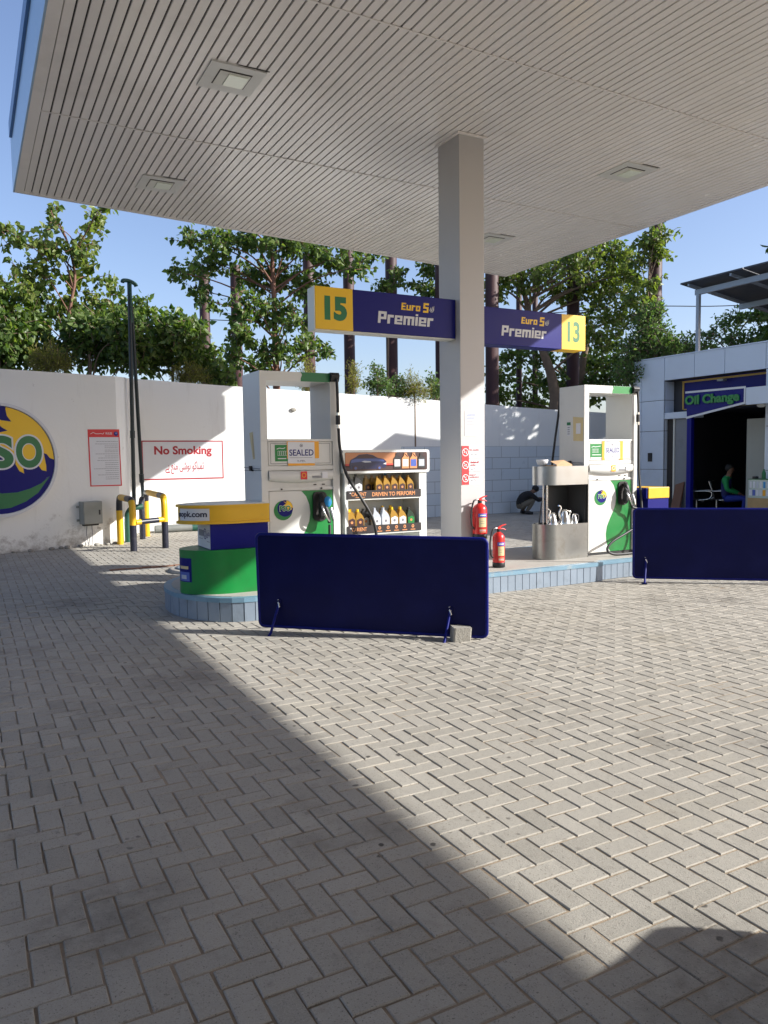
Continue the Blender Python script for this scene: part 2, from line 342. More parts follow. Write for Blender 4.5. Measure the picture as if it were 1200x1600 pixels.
def curve3(pts, n=8):                      # smooth path through points (Catmull-Rom)
    P = [Vector(p) for p in pts]; P = [P[0]*2-P[1]]+P+[P[-1]*2-P[-2]]; out = []
    for i in range(1, len(P)-2):
        for k in range(n):
            t = k/n; a, b, c, d = P[i-1], P[i], P[i+1], P[i+2]
            out.append(.5*((2*b)+(c-a)*t+(2*a-5*b+4*c-d)*t*t+(3*b-a-3*c+d)*t**3))
    return out+[P[-2]]

# ================================================================== SETTING
b = MB(); b.box(-300, 300, -300, 300, -.5, -.06, soil); struct(b.build('ground'))
def paving():
    M_ = .0975; x0, x1, y0, y1 = -7.5, 17.5, -3.0, 18.0
    ni, nj = int((x1-x0)/M_), int((y1-y0)/M_)
    I, J = np.meshgrid(np.arange(ni), np.arange(nj), indexing='ij'); K = (I+J) % 4
    hI, hJ = I[K == 0], J[K == 0]; vI, vJ = I[K == 2], J[K == 2]
    cx = np.concatenate([(hI+1)*M_, (vI+.5)*M_])+x0; cy = np.concatenate([(hJ+.5)*M_, (vJ+1)*M_])+y0
    hx = np.concatenate([np.full(len(hI), M_), np.full(len(vI), M_/2)]); hy = np.concatenate([np.full(len(hI), M_/2), np.full(len(vI), M_)])
    keep = (cy < 17.45) & ~((cx < 2.6) & (cy > 14.95+(cx-.435)*.264)) & ~((cx > 15.4) & (cy > 8.5))
    cx, cy, hx, hy = cx[keep], cy[keep], hx[keep], hy[keep]; n = len(cx)
    j = .0030+rng.uniform(0, .0016, n)
    ax = rng.normal(0, .012, n); cx = cx+rng.normal(0, .0012, n); cy = cy+rng.normal(0, .0012, n)
    sink = .030*np.exp(-((cx+.55)**2/.5+(cy-4.0)**2/1.2)) + .012*np.exp(-((cx-.9)**2/1.5+(cy-8.5)**2/1.))
    z = rng.normal(0, .0007, n) - sink + .006*np.sin(cx*.9+1)*np.sin(cy*.7) + rng.normal(0, 1, n)*sink*.22
    tx = rng.normal(0, .0045, n)+rng.normal(0, 1, n)*sink*.9; ty = rng.normal(0, .0045, n)+rng.normal(0, 1, n)*sink*.9
    V_ = np.zeros((n, 12, 3)); sg = [(-1, -1), (1, -1), (1, 1), (-1, 1)]
    for k, (a, c) in enumerate(sg):
        for lay, (ins, dz) in enumerate(((.0035, 0), (0, -.0035), (0, -.03))):
            dx = a*(hx-j-ins); dy = c*(hy-j-ins); ex = dx-ax*dy; ey = dy+ax*dx
            V_[:, lay*4+k, 0] = cx+ex; V_[:, lay*4+k, 1] = cy+ey; V_[:, lay*4+k, 2] = z+tx*dx+ty*dy+dz
    fq = [(0, 1, 2, 3)]+[(4+k, 4+(k+1) % 4, (k+1) % 4, k) for k in range(4)]+[(8+k, 8+(k+1) % 4, 4+(k+1) % 4, 4+k) for k in range(4)]
    F_ = (np.arange(n)[:, None, None]*12+np.array(fq)[None]).reshape(-1, 4)
    tone = np.repeat(np.clip(rng.normal(.5, .19, n), 0, 1), 9)
    nv = n*12; Vv = V_.reshape(-1, 3)
    # joint sand: an uneven sheet between the bricks
    gx = np.arange(x0, x1+.01, .25); gy = np.arange(y0, 17.46, .25); GX, GY = np.meshgrid(gx, gy, indexing='ij')
    sk = .030*np.exp(-((GX+.55)**2/.5+(GY-4.0)**2/1.2)) + .012*np.exp(-((GX-.9)**2/1.5+(GY-8.5)**2/1.))
    GZ = -.0048-sk*1.3+.006*np.sin(GX*.9+1)*np.sin(GY*.7)+rng.normal(0, .0012, GX.shape)
    S = np.stack([GX, GY, GZ], -1).reshape(-1, 3); a, c = GX.shape
    q = (np.arange(a-1)[:, None]*c+np.arange(c-1)[None]).reshape(-1)+nv
    SF = np.stack([q, q+c, q+c+1, q+1], -1)
    me = bpy.data.meshes.new('paving'); me.from_pydata(np.concatenate([Vv, S]).tolist(), [], np.concatenate([F_, SF]).tolist())
    me.materials.append(paver); me.materials.append(sand)
    me.polygons.foreach_set('material_index', [0]*len(F_)+[1]*len(SF))
    at_ = me.attributes.new('tone', 'FLOAT', 'FACE'); at_.data.foreach_set('value', np.concatenate([tone, np.zeros(len(SF))]).astype(np.float32))
    me.update(); o = bpy.data.objects.new('paving', me); COL.objects.link(o); struct(o)
paving()

# pump island
def island():
    b = MB(); h = .24; r = .62
    yf, yb = 7.22, 9.05; cy = 8.13; cx = 2.42
    out = [(16.0 if False else 12.2, 7.30), (12.2, yb)]
    left = [(cx+.0-.0, yb)]+[(cx+.62*math.cos(R(t)), cy+.92*math.sin(R(t))) for t in range(90, 271, 10)]
    poly = left+[(2.42, yf-.01), (6.97, yf), (6.97, yf+.07), (12.2, yf+.07), (12.2, yb)]
    clean = []
    for p in poly:
        if not clean or (abs(p[0]-clean[-1][0])+abs(p[1]-clean[-1][1])) > 1e-3: clean.append(p)
    b.prism(clean[::-1] if sum(clean[i-1][0]*clean[i][1]-clean[i][0]*clean[i-1][1] for i in range(len(clean))) < 0 else clean, -.03, h-.045, plinth_blue)
    root = struct(b.build('island_kerb'))
    # upright facing planks of tile with gaps, painted blue, then the trim band and the top
    c2 = MB(); seg = []
    for i in range(len(clean)):
        p, q = Vector(clean[i]), Vector(clean[(i+1) % len(clean)]); seg.append((p, q))
    for p, q in seg:
        d = q-p; l = d.length
        if l < .02 or (p.y > 8.9 and q.y > 8.9): continue
        d.normalize(); nrm = Vector((d.y, -d.x))
        if nrm.dot((p+q)/2-Vector((7, 8.1))) < 0 and abs(d.x) < .99: nrm = -nrm
        if abs(d.x) > .99: nrm = Vector((0, -1 if p.y < 8.2 else 1))
        k = max(1, round(l/.105)); wdt = l/k
        for m in range(k):
            a = p+d*(m*wdt+.004); e = p+d*((m+1)*wdt-.004); t = .012+random.uniform(0, .003)
            a2, e2 = a+nrm*t, e+nrm*t
            c2.prism([(a.x, a.y), (e.x, e.y), (e2.x, e2.y), (a2.x, a2.y)], .0, h-.05, plinth_blue)
    o = c2.build('facing_tiles', root)
    c3 = MB()
    cen = Vector((7.2, 8.13))
    def off(p, t):
        x, y = p; 
        if x < 2.42: v = Vector((x-cx, (y-cy)/1.2)); v.normalize(); return (x+v.x*t, y+v.y*t)
        return (x, y-t if y < 8.13 else y+t)
    pl = [off(p, .022) for p in clean]
    if sum(pl[i-1][0]*pl[i][1]-pl[i][0]*pl[i-1][1] for i in range(len(pl))) < 0: pl = pl[::-1]
    c3.prism(pl, h-.05, h-.004, trim_blue); c3.build('trim_band', root, bevel=.006)
    c4 = MB(); pi = [off(p, -.06) for p in clean]
    if sum(pi[i-1][0]*pi[i][1]-pi[i][0]*pi[i-1][1] for i in range(len(pi))) < 0: pi = pi[::-1]
    c4.prism(pi, h-.03, h, island_top); c4.build('island_top', root)
    tag(root, 'long pump island with rounded end faced in upright blue grey tiles', 'pump island')
    del root['kind']
    root.name = 'pump_island'
island()

# boundary walls
def wall_strip(name, pts, label, th=.22, parent=None):
    b = MB(); n = len(pts)
    for (p, z0), (q, z1) in zip(pts[:-1], pts[1:]):
        p, q = Vector(p), Vector(q); d = (q-p).normalized(); nr = Vector((-d.y, d.x))*th
        k = max(1, int((q-p).length/1.0))
        for m in range(k):
            a = p.lerp(q, m/k); e = p.lerp(q, (m+1)/k); za = z0+(z1-z0)*m/k+.012*math.sin(a.x*5.3+a.y*3); ze = z0+(z1-z0)*(m+1)/k+.012*math.sin(e.x*5.3+e.y*3)
            b.add([(a.x, a.y, -.05), (e.x, e.y, -.05), (e.x, e.y, ze), (a.x, a.y, za), (a.x+nr.x, a.y+nr.y, -.05), (e.x+nr.x, e.y+nr.y, -.05), (e.x+nr.x, e.y+nr.y, ze), (a.x+nr.x, a.y+nr.y, za)],
                  [(0, 1, 2, 3), (5, 4, 7, 6), (3, 2, 6, 7)], wall_white)
    return tag(b.build(name), label, 'wall')
WX = lambda x: 3.36-(x-3.1)*.0385 if x < 11.6 else 3.033-(x-11.6)*.037
left_wall = wall_strip('boundary_wall', [((-9, 12.46), 3.2), ((2.55, 15.51), 3.19), ((2.72, 15.9), 3.23), ((3.0, 16.9), 3.32), ((3.1, 17.4), 3.36)], 'white rendered boundary wall on the left carrying the big round emblem')
right_wall = wall_strip('boundary_wall', [((3.1, 17.4), 3.36), ((11.6, 17.4), 3.033), ((24, 17.4), 2.58)], 'long sunlit white boundary wall behind the pumps with the no smoking sign')
b = MB(); b.box(9.86, 20, 17.375, 17.4, -.03, 1.86, tile); b.build('tiled_dado', right_wall)
# rubble skirt at the foot of the left wall
b = MB()
for i in range(26):
    x = 2.5-random.random()**1.5*3.2; y = 14.95+(x-.435)*.264-.03-random.random()*.10; s = random.uniform(.018, .06)
    b.ball((x, y, s*.35), s, concrete, 7, 5, (1, .8, .6))
tag(b.build('rubble'), 'crumbled bits of render lying along the foot of the left wall', 'rubble')['kind'] = 'stuff'

# ================================================================== CANOPY
def canopy():
    H = 5.4; XL, XR, YN = .76, 10.28, -12.0
    far = lambda x: 12.38+(x-XL)*(1.17/9.52)
    j1 = lambda x: 9.44+(x-.85)*.033; j2 = lambda x: 6.18+(x-.85)*.022; j0 = lambda x: 2.9+(x-.85)*.02
    global CANOPY
    root = CANOPY = thing('fuel_canopy', 'large flat forecourt canopy with slatted white underside on a square column', 'canopy', (0, 0, 0))
    b = MB(); x = XL+.115; k = 0
    while x < XR-.12:
        xa, xb = x+.0075, min(x+.1, XR-.11)-.0075
        for ya, yb in ((lambda q: YN, j0), (j0, j1 if False else j2), (j2, j1), (j1, far)):
            e = .008; z = H+random.uniform(-.0012, .0012); zz = [z+random.uniform(-.0012, .0012) for _ in range(4)]
            y = [ya(xa)+e, ya(xb)+e, yb(xb)-e, yb(xa)-e]
            if yb is far: y[2] -= .07; y[3] -= .07
            v = [(xa+.004, y[0], zz[0]), (xb-.004, y[1], zz[1]), (xb-.004, y[2], zz[2]), (xa+.004, y[3], zz[3]), (xa, y[0], z+.005), (xb, y[1], z+.005), (xb, y[2], z+.005), (xa, y[3], z+.005), (xa, y[0], z+.02), (xb, y[1], z+.02), (xb, y[2], z+.02), (xa, y[3], z+.02)]
            b.add(v, [(3, 2, 1, 0), (0, 1, 5, 4), (1, 2, 6, 5), (2, 3, 7, 6), (3, 0, 4, 7), (4, 5, 9, 8), (5, 6, 10, 9), (6, 7, 11, 10), (7, 4, 8, 11)], soffit_white)
        x += .1
    b.add([(XL+.05, YN, H+.021), (XR-.05, YN, H+.021), (XR-.05, far(XR)-.03, H+.021), (XL+.05, far(XL)-.03, H+.021)], [(3, 2, 1, 0)], gap_dark)
    b.build('soffit', root)
    b = MB()
    for jf in (j0, j2, j1): b.prism([(XL+.115, jf(XL)-.009), (XR-.11, jf(XR)-.009), (XR-.11, jf(XR)+.009), (XL+.115, jf(XL)+.009)], H-.0085, H-.0025, soffit_white)
    b.build('joint_strips', root)
    # edge trims, then the fascia boards and the deck above
    t = MB()
    t.box(XL, XL+.115, YN, far(XL), H-.006, H+.05, soffit_white); t.box(XR-.11, XR, YN, far(XR), H-.006, H+.05, soffit_white)
    t.prism([(XL+.115, far(XL)-.07), (XR-.11, far(XR)-.07), (XR-.11, far(XR)), (XL+.115, far(XL)+.014)], H-.004, H+.05, soffit_white)
    t.box(XL, XR, YN-.02, YN, H-.006, H+.06, soffit_white)
    t.build('edge_trim', root)
    f = MB()
    f.box(XL-.02, XL, YN, far(XL)+.0, H, H+.79, fascia_blue); f.box(XR, XR+.02, YN, far(XR), H, H+.79, fascia_blue)
    f.prism([(XL-.02, far(XL)), (XR+.02, far(XR)), (XR+.02, far(XR)+.02), (XL-.02, far(XL)+.02)], H, H+.79, fascia_blue); f.box(XL-.02, XR+.02, YN-.04, YN-.02, H, H+.79, fascia_blue)
    f.prism([(XL, YN), (XR, YN), (XR, far(XR)), (XL, far(XL))], H+.80, H+.84, galv)
    f.build('fascia', root)
    f = MB()
    for i in range(7):
        xa = XL+.35+i*1.34; xb = xa+1.22+(.1 if i == 6 else 0)
        f.add([(xa, YN+.3, H+1.72), (xb, YN+.3, H+.98), (xb, far(xb)+1.7, H+.98), (xa, far(xa)+1.7, H+1.72), (xa, YN+.3, H+1.75), (xb, YN+.3, H+1.01), (xb, far(xb)+1.7, H+1.01), (xa, far(xa)+1.7, H+1.75)], [(3, 2, 1, 0), (4, 5, 6, 7), (0, 1, 5, 4), (1, 2, 6, 5), (2, 3, 7, 6), (3, 0, 4, 7)], panel_back)
        f.box(xa+.02, xa+.06, YN+.3, far(xa)-.2, H+.845, H+1.70, galv)
    f.build('shade_panels', root)  # unseen panels added above the deck, overhanging to shade the back wall
    l = MB(); l.box(XL-.055, XL-.021, YN, 12.1, H+.64, H+.84, lip_blue); l.build('fascia_lip', root)
    c = MB(); c.box(5.271, 5.628, 7.846, 8.31, .24, H-.02, column_paint); col = c.build('column', root, bevel=.006)
    c = MB()
    for (x0, x1, y0, y1) in ((5.24, 5.66, 7.82, 7.845), (5.24, 5.66, 8.311, 8.336), (5.24, 5.27, 7.845, 8.311), (5.629, 5.66, 7.845, 8.311)): c.box(x0, x1, y0, y1, H-.03, H-.007, soffit_white)
    c.build('flange', col)
    c = MB(); c.box(5.271, 5.628, -2.55, -2.09, .0, H-.02, column_paint); c.build('column', root, bevel=.006)
    for (x, y) in ((2.51, 7.81), (2.52, 11.14), (8.04, 7.91), (8.30, 11.35), (2.51, 1.4), (8.04, 1.4)):
        m = MB(); m.prism([(x-.28, y-.28), (x+.28, y-.28), (x+.28, y+.28), (x-.28, y+.28)], H-.016, H+.0195, white_metal)
        m.box(x-.02, x+.30, y-.30, y-.285, H-.004, H+.0, gap_dark)
        q = m.build('ceiling_light', root, bevel=.006)
        m = MB(); m.box(x-.165, x+.165, y-.17, y+.15, H-.0185, H-.0165, gap_dark); m.box(x-.155, x+.155, y-.15, y+.14, H-.024, H-.019, cream_metal); m.build('light_body', q)
        m = MB(); m.box(x-.06, x+.14, y-.12, y+.12, H-.032, H-.0245, lens_glass); m.build('lens', q)
canopy()
dup(CANOPY, (-9.75, -9.7, 0), None, 'second slatted forecourt canopy added unseen behind and left of the camera')  # unseen copy added to block sky and darken the near paving

# ================================================================== PRINTED SHAPES
def logo(F, ca, cb, r, k=1, big=False):
    T = lambda pts: [(ca+p[0]*r, cb+p[1]*r) for p in pts]
    def grow(poly, t):
        cx = sum(p[0] for p in poly)/len(poly); cy = sum(p[1] for p in poly)/len(poly); o = []
        for i, p in enumerate(poly):
            q0, q1 = poly[i-1], poly[(i+1) % len(poly)]; dx, dy = q1[0]-q0[0], q1[1]-q0[1]; l = math.hypot(dx, dy) or 1
            o.append((p[0]+dy/l*t, p[1]-dx/l*t))
        return o
    sw = [(.86, -.30), (.70, -.43), (.50, -.52), (.28, -.58), (.02, -.59), (-.25, -.52), (-.48, -.36), (-.62, -.12), (-.66, .15), (-.60, .42), (-.74, .34), (-.86, .10), (-.88, -.12), (-.82, -.40), (-.64, -.66), (-.38, -.82), (-.08, -.87), (.16, -.85), (.42, -.75), (.64, -.60)]
    if big:
        F.circ(ca, cb, .955*r, pso_blue, k, 56)
        F.poly(T(grow(sw[::-1], .026)), sign_white, k+1); F.poly(T(sw), dk_green, k+2)
    else:
        F.circ(ca-.10*r, cb-.10*r, 1.0*r, green, k, 36); F.circ(ca+.12*r, cb+.10*r, .84*r, pso_blue, k+1, 36)
    rim = [(.945*math.cos(R(t)), .945*math.sin(R(t))) for t in range(81, -1, -6)]
    sun = rim+[(.945, .0), (.87, .03), (.82, .10), (.765, .12), (.78, .02), (.80, -.10), (.80, -.21), (.72, -.19), (.66, -.10), (.60, -.02), (.45, -.02), (.39, -.10), (.41, -.245), (.33, -.20), (.27, -.08), (.27, .04), (.22, .12),
        (.05, .10), (-.18, .18), (-.28, .32), (-.12, .44), (.0, .48), (.16, .52), (.06, .58), (-.02, .68), (-.12, .76), (-.30, .82), (-.05, .78), (.06, .70), (.23, .68), (.16, .78), (.14, .90)]
    if not big: sun = [(.12+p[0]*.86, .10+p[1]*.86) for p in sun]
    F.poly(T(sun), sign_yellow, k+3)
    if big:
        for t, a0, a1 in (('P', -.62, -.22), ('S', -.16, .24), ('O', .285, .735)):
            F.text(t, ca+a0*r-.03*r, ca+a1*r+.03*r, cb-.175*r, cb+.46*r, sign_white, k+4, bold=.075)
            F.text(t, ca+a0*r, ca+a1*r, cb-.145*r, cb+.43*r, dk_green, k+5, bold=.045)
    else:
        F.text('PSO', ca-.52*r, ca+.72*r, cb-.2*r, cb+.42*r, sign_white, k+4, bold=.06); F.text('PSO', ca-.48*r, ca+.68*r, cb-.16*r, cb+.38*r, green, k+5, bold=.03)
BLK = {'P': (4, [(0, 1.3, 0, 5), (1.3, 4, 3.9, 5), (2.7, 4, 1.7, 3.9), (1.3, 2.7, 1.7, 2.7)]), 'r': (3, [(0, 1.3, 0, 3.8), (1.3, 3, 2.7, 3.8)]),
       'e': (3.8, [(0, 1.2, 0, 3.8), (1.2, 3.8, 2.9, 3.8), (2.6, 3.8, 1.4, 2.9), (1.2, 2.6, 1.4, 2.1), (1.2, 3.8, 0, .9)]),
       'm': (5.4, [(0, 1.25, 0, 3.8), (1.25, 5.4, 2.8, 3.8), (2.1, 3.3, 0, 2.8), (4.15, 5.4, 0, 2.8)]), 'i': (1.25, [(0, 1.25, 0, 3.8), (0, 1.25, 4.2, 5)]),
       'E': (3.6, [(0, 1.25, 0, 5), (1.25, 3.6, 4, 5), (1.25, 3.2, 2, 3), (1.25, 3.6, 0, 1)]), 'u': (3.6, [(0, 1.2, 0, 3.8), (1.2, 2.4, 0, 1), (2.4, 3.6, 0, 3.8)]),
       'o': (3.6, [(0, 1.2, 0, 3.8), (2.4, 3.6, 0, 3.8), (1.2, 2.4, 0, 1), (1.2, 2.4, 2.8, 3.8)]), '5': (4.2, [(0, 4.2, 5.1, 6.4), (0, 1.4, 2.7, 5.1), (1.4, 4.2, 2.7, 3.9), (2.8, 4.2, 1.3, 2.7), (0, 4.2, 0, 1.3)]), ' ': (1.4, [])}
def block(F, txt, a0, b0, u, mat, k, sh=.10):
    x = 0
    for ch in txt:
        wd, rs = BLK[ch]
        for (p, q, c, d) in rs: F.poly([(a0+(x+p+sh*c)*u, b0+c*u), (a0+(x+q+sh*c)*u, b0+c*u), (a0+(x+q+sh*d)*u, b0+d*u), (a0+(x+p+sh*d)*u, b0+d*u)], mat, k)
        x += wd+.55
    return a0+x*u
def prohibition(F, a, b, r, kind, k=2):
    F.ring(a, b, r, r*.20, sign_white, k); F.stroke([(a-r*.62, b+r*.62), (a+r*.62, b-r*.62)], r*.2, sign_white, k)
    if kind == 0: F.rect(a-r*.55, a+r*.5, b-r*.14, b+r*.1, sign_white, k); F.stroke([(a+r*.4, b+r*.2), (a+r*.5, b+r*.45)], r*.12, sign_white, k)
    if kind == 1: F.poly([(a-r*.45, b-r*.3), (a+r*.2, b-r*.35), (a+r*.5, b), (a+r*.2, b+r*.3), (a-r*.3, b+r*.3)], sign_white, k)
    if kind == 2: F.rect(a-r*.16, a+r*.16, b-r*.55, b+r*.35, sign_white, k); F.stroke([(a, b+r*.3), (a+r*.3, b+r*.6)], r*.1, sign_white, k)
URDU = ['\ufe97\ufee4\ufe92\ufe8e\ufb90\ufeee', '\ufee7\ufeee\ufeb7\ufbfd', '\ufee3\ufee8\ufeca', '\ufba8\ufbaf']
def urdu(words): return ' '.join(wd[::-1] for wd in words[::-1])

# ================================================================== PUMPS
def pump(loc, label, left):
    t = thing('fuel_pump', label, 'fuel pump', loc, 0, 'white and green fuel pumps on the island')
    wm = white_metal
    b = MB()
    b.box(0, .9, .03, .56, .03, 1.53, wm); b.box(0, .075, 0, .0295, .03, 1.53, wm); b.box(.82, .9, 0, .0295, .03, 1.53, wm)
    b.box(0, .075, 0, .56, 1.5305, 2.255, wm); b.box(.80, .9, 0, .56, 1.5305, 2.255, wm); b.box(.0755, .7995, 0, .56, 2.155, 2.255, wm)
    b.box(.0755, .8195, -.004, .0295, 1.522, 1.545, wm); b.box(.0755, .8195, .002, .0295, 1.216, 1.262, wm); b.box(.0755, .8195, .006, .0295, 1.0, 1.03, wm)
    b.box(-.002, .0, .0, .56, 1.214, 1.219, joint_dark)
    b.build('cabinet', t, bevel=.004)
    b = MB(); b.box(.02, .88, .01, .54, 0, .03, black); b.build('base', t)
    b = MB(); b.box(.082, .812, .004, .0295, 1.268, 1.516, wm); o = b.build('display_panel', t, bevel=.003)
    b = MB(); F = Face(b, (0, .004, 0), (1, 0, 0), (0, 0, 1), (0, -1, 0)); F.frame(.105, .79, 1.285, 1.5, .004, joint_dark, 1)
    if left: gx0, gx1, px0, px1 = .155, .30, .296, .607
    else: gx0, gx1, px0, px1 = .10, .30, .335, .60
    F.rect(gx0, gx1, 1.31, 1.485, green, 2)
    for q in range(5): F.frame(gx0+.03+q*.022, gx0+.049+q*.022, 1.37, 1.42, .003, sign_white, 3)
    F.rect(gx0+.03, gx1-.02, 1.335, 1.345, sign_white, 3); F.stroke([(gx0+.02, 1.44), (gx0+.05, 1.45), (gx0+.09, 1.445), (gx1-.03, 1.455)], .008, sign_white, 3)
    b.build('price_label', o)
    b = MB(); F = Face(b, (0, .003, 0), (1, 0, 0), (0, 0, 1), (0, -1, 0))
    if left: F.rect(px0-.008, px1+.05, 1.34, 1.545, orange, 4); F.rect(px0, px1, 1.262, 1.30, orange, 4)
    else: F.rect(px0-.04, px0+.004, 1.268, 1.53, orange, 4); F.rect(px1-.004, px1+.05, 1.268, 1.53, orange, 4)
    F.poly([(px0, 1.288), (px1, 1.286), (px1-.004, 1.512), (px0+.002, 1.516)], paper, 5)
    F.text('SEALED', px0+.018, px1-.015, 1.368, 1.435, pso_blue, 6, bold=.012)
    F.circ((px0+px1)/2, 1.477, .018, inkgrey, 6); F.circ((px0+px1)/2, 1.477, .012, paper, 7); F.rect((px0+px1)/2-.008, (px0+px1)/2+.008, 1.47, 1.482, inkgrey, 8)
    F.rect(px0+.02, px1-.03, 1.345, 1.349, inkgrey, 6); F.text('K-MRL', px0+.11, px1-.11, 1.305, 1.322, ink, 6)
    b.build('sealed_notice', o)
    # curved valance over the nozzle bay, with its stickers and bolts
    b = MB(); prof = [(.0295, 1.212), (-.018, 1.206), (-.034, 1.17), (-.036, 1.14), (-.022, 1.098), (.0295, 1.085)]; n = 12; vs = []
    for i in range(n+1):
        x = .08+.735*i/n; s = math.sin(math.pi*i/n)
        for (y, z) in prof: vs.append((x, y*(.65+.35*s) if y < 0 else y, z if z > 1.13 else z-.030*s+.02))
    m = len(prof); b.add(vs, [(i*m+j, (i+1)*m+j, (i+1)*m+j+1, i*m+j+1) for i in range(n) for j in range(m-1)], wm, True); b.add(vs[:m], [tuple(range(m))], wm); b.add(vs[-m:], [tuple(range(m-1, -1, -1))], wm)
    va = b.build('valance', t)
    b = MB(); F = Face(b, (0, -.036, 0), (1, 0, 0), (0, 0, 1), (0, -1, 0))
    F.rect(.425, .50, 1.115, 1.20, sign_red if left else orange, 2); F.ring(.462, 1.16, .022, .008, orange if left else sign_white, 3)
    b.build('sticker', va); b = MB(); F = Face(b, (0, -.036, 0), (1, 0, 0), (0, 0, 1), (0, -1, 0))
    for q in range(9): F.rect(.56+q*.012, .567+q*.012, 1.125, 1.152, inkgrey, 2)
    F.rect(.675, .74, 1.125, 1.19, inkgrey if False else paper, 2)
    b.build('sticker', va)
    for x in (.22, .68): b = MB(); b.tube([(x, .006, 1.015), (x, -.008, 1.015)], .009, gap_dark, 8); b.build('bolt', va)
    for x in (.60, .70): b = MB(); b.box(x, x+.03, .02, .0298, 1.05, 1.06, gap_dark); b.build('slot', va)
    # door: white sheet with the green sweep printed on it
    b = MB(); b.box(.082, .812, .006, .0295, .035, .992, wm); d = b.build('door', t, bevel=.003)
    b = MB(); F = Face(b, (0, .006, 0), (1, 0, 0), (0, 0, 1), (0, -1, 0))
    edge = [(.445, .992), (.50, .93), (.535, .84), (.545, .75), (.53, .66), (.49, .57), (.44, .48), (.39, .38), (.372, .28), (.38, .18), (.41, .09), (.45, .036)]
    F.poly(edge+[(.811, .036), (.811, .992)], green, 1)
    for q in ((.62, .036, .992),): F.rect(q[0]+.075, .811, q[1], q[2], green, 1.4)
    if left: logo(F, .245, .80, .105, 2)
    else: logo(F, .285, .775, .10, 2)
    b.build('door_print', d)
    # nozzle bay, nozzle, hose
    b = MB(); b.prism(rrect(.575, .735, .66, .978, .05), -.012, .0055, black, 'xz'); b.prism(rrect(.60, .715, .72, .965, .03), -.0135, -.0125, gap_dark, 'xz'); b.build('nozzle_bay', t)
    b = MB(); P_ = curve3([(.665, -.03, .955), (.655, -.075, .90), (.672, -.10, .82), (.70, -.115, .73), (.715, -.12, .64)], 5); b.tube(P_, [.018, .024, .03, .034, .036, .037, .036, .034, .032, .03, .03, .03, .029, .028, .027, .026, .025, .024, .022, .02, .018][:len(P_)], black, 10)
    b.prism([(-.13, .86), (-.09, .90), (-.05, .84), (-.055, .72), (-.09, .68), (-.12, .72)], .615, .66, black, 'yz'); nz = b.build('nozzle', t)
    b = MB(); b.tube(curve3([(.63, -.085, .86), (.63, -.14, .80), (.66, -.155, .72), (.71, -.13, .66)], 5), .011, chrome, 8); b.tube([(.74, -.10, .80), (.755, -.12, .72), (.76, -.13, .66)], [.02, .022, .016], chrome, 10); b.build('trigger_guard', nz)
    if left: b = MB(); b.ball((.70, -.115, .87), .055, cyan, 12, 8, (.8, .7, 1.1)); b.build('nozzle_cover', nz)
    b = MB(); b.prism([(-.03, 2.165), (.03, 2.165), (.03, 2.262), (-.03, 2.262), (-.055, 2.23)], .80, .895, black, 'yz'); b.build('hose_boot', t, bevel=.008)
    b = MB(); F = Face(b, (0, 0, 0), (1, 0, 0), (0, 0, 1), (0, -1, 0)); F.poly([(.46, 2.157), (.798, 2.157), (.798, 2.254), (.465, 2.254), (.478, 2.225), (.462, 2.19)], dk_green if left else green, 1); b.build('green_band', t)
    if left: hp = [(.862, -.045, 2.19), (.866, -.05, 2.0), (.87, -.052, 1.7), (.885, -.06, 1.42), (.945, -.09, 1.15), (1.10, -.14, .88), (1.22, -.16, .66), (1.26, -.16, .42), (1.20, -.12, .16), (1.0, -.16, .03), (.78, -.20, .06), (.70, -.17, .3), (.715, -.12, .62)]
    else: hp = [(.862, -.045, 2.19), (.872, -.05, 2.0), (.878, -.055, 1.6), (.885, -.06, 1.1), (.90, -.10, .7), (.84, -.16, .42), (.58, -.2, .30), (.32, -.22, .20), (.21, -.23, .10), (.30, -.24, .03), (.55, -.26, .022), (.82, -.24, .05), (.96, -.2, .3), (.86, -.14, .56), (.72, -.12, .63)]
    b = MB(); b.tube(curve3(hp, 7), .0165, black, 10); h_ = b.build('hose', t)
    b = MB(); z = 1.80 if left else 1.88; b.tube([(.867, -.051, z), (.867, -.051, z-.10)], .026, black, 12); b.tube([(.867, -.051, z+.03), (.867, -.051, z)], .021, chrome, 12); b.tube([(.867, -.052, z-.10), (.868, -.052, z-.14)], .021, chrome, 12); b.build('breakaway_coupling', h_)
    if not left: b = MB(); b.tube(curve3([(.04, .605, 2.19), (.02, .61, 1.9), (-.03, .63, 1.5), (-.06, .64, 1.1), (.05, .66, .5), (.3, .68, .1), (.5, .62, .6)], 6), .0165, black, 8); b.build('hose', t)
    # padlock and hasp on the side
    b = MB(); b.tube([(-.012, .01, 1.235), (-.012, .55, 1.25)], .004, inkgrey, 6); b.box(-.03, -.001, .25, .31, 1.21, 1.225, black); b.prism(rrect(.27, .32, 1.225, 1.265, .01), -.03, -.006, black, 'yz'); b.build('lock', t)
    b = MB(); F = Face(b, (0, 0, 0), (0, -1, 0), (0, 0, 1), (-1, 0, 0))
    if left: F.poly([(-.36, 1.62), (-.24, 1.63), (-.19, 1.34), (-.26, 1.335)], tan, 1); F.poly([(-.265, 1.60), (-.25, 1.60), (-.22, 1.36), (-.235, 1.36)], cardboard, 2)
    else:
        F.poly([(-.25, 1.85), (-.02, 1.83), (-.02, 1.52), (-.24, 1.53)], tan, 1); F.rect(-.18, -.08, 1.62, 1.76, paper, 2)
        F.rect(-.385, -.30, 1.60, 1.78, sign_white, 1); F.rect(-.385, -.30, 1.74, 1.78, dk_green, 2)
        for q in range(4): F.rect(-.37, -.32, 1.62+q*.028, 1.63+q*.028, inkgrey, 2)
    b.build('paper_remnant', t)
    return t
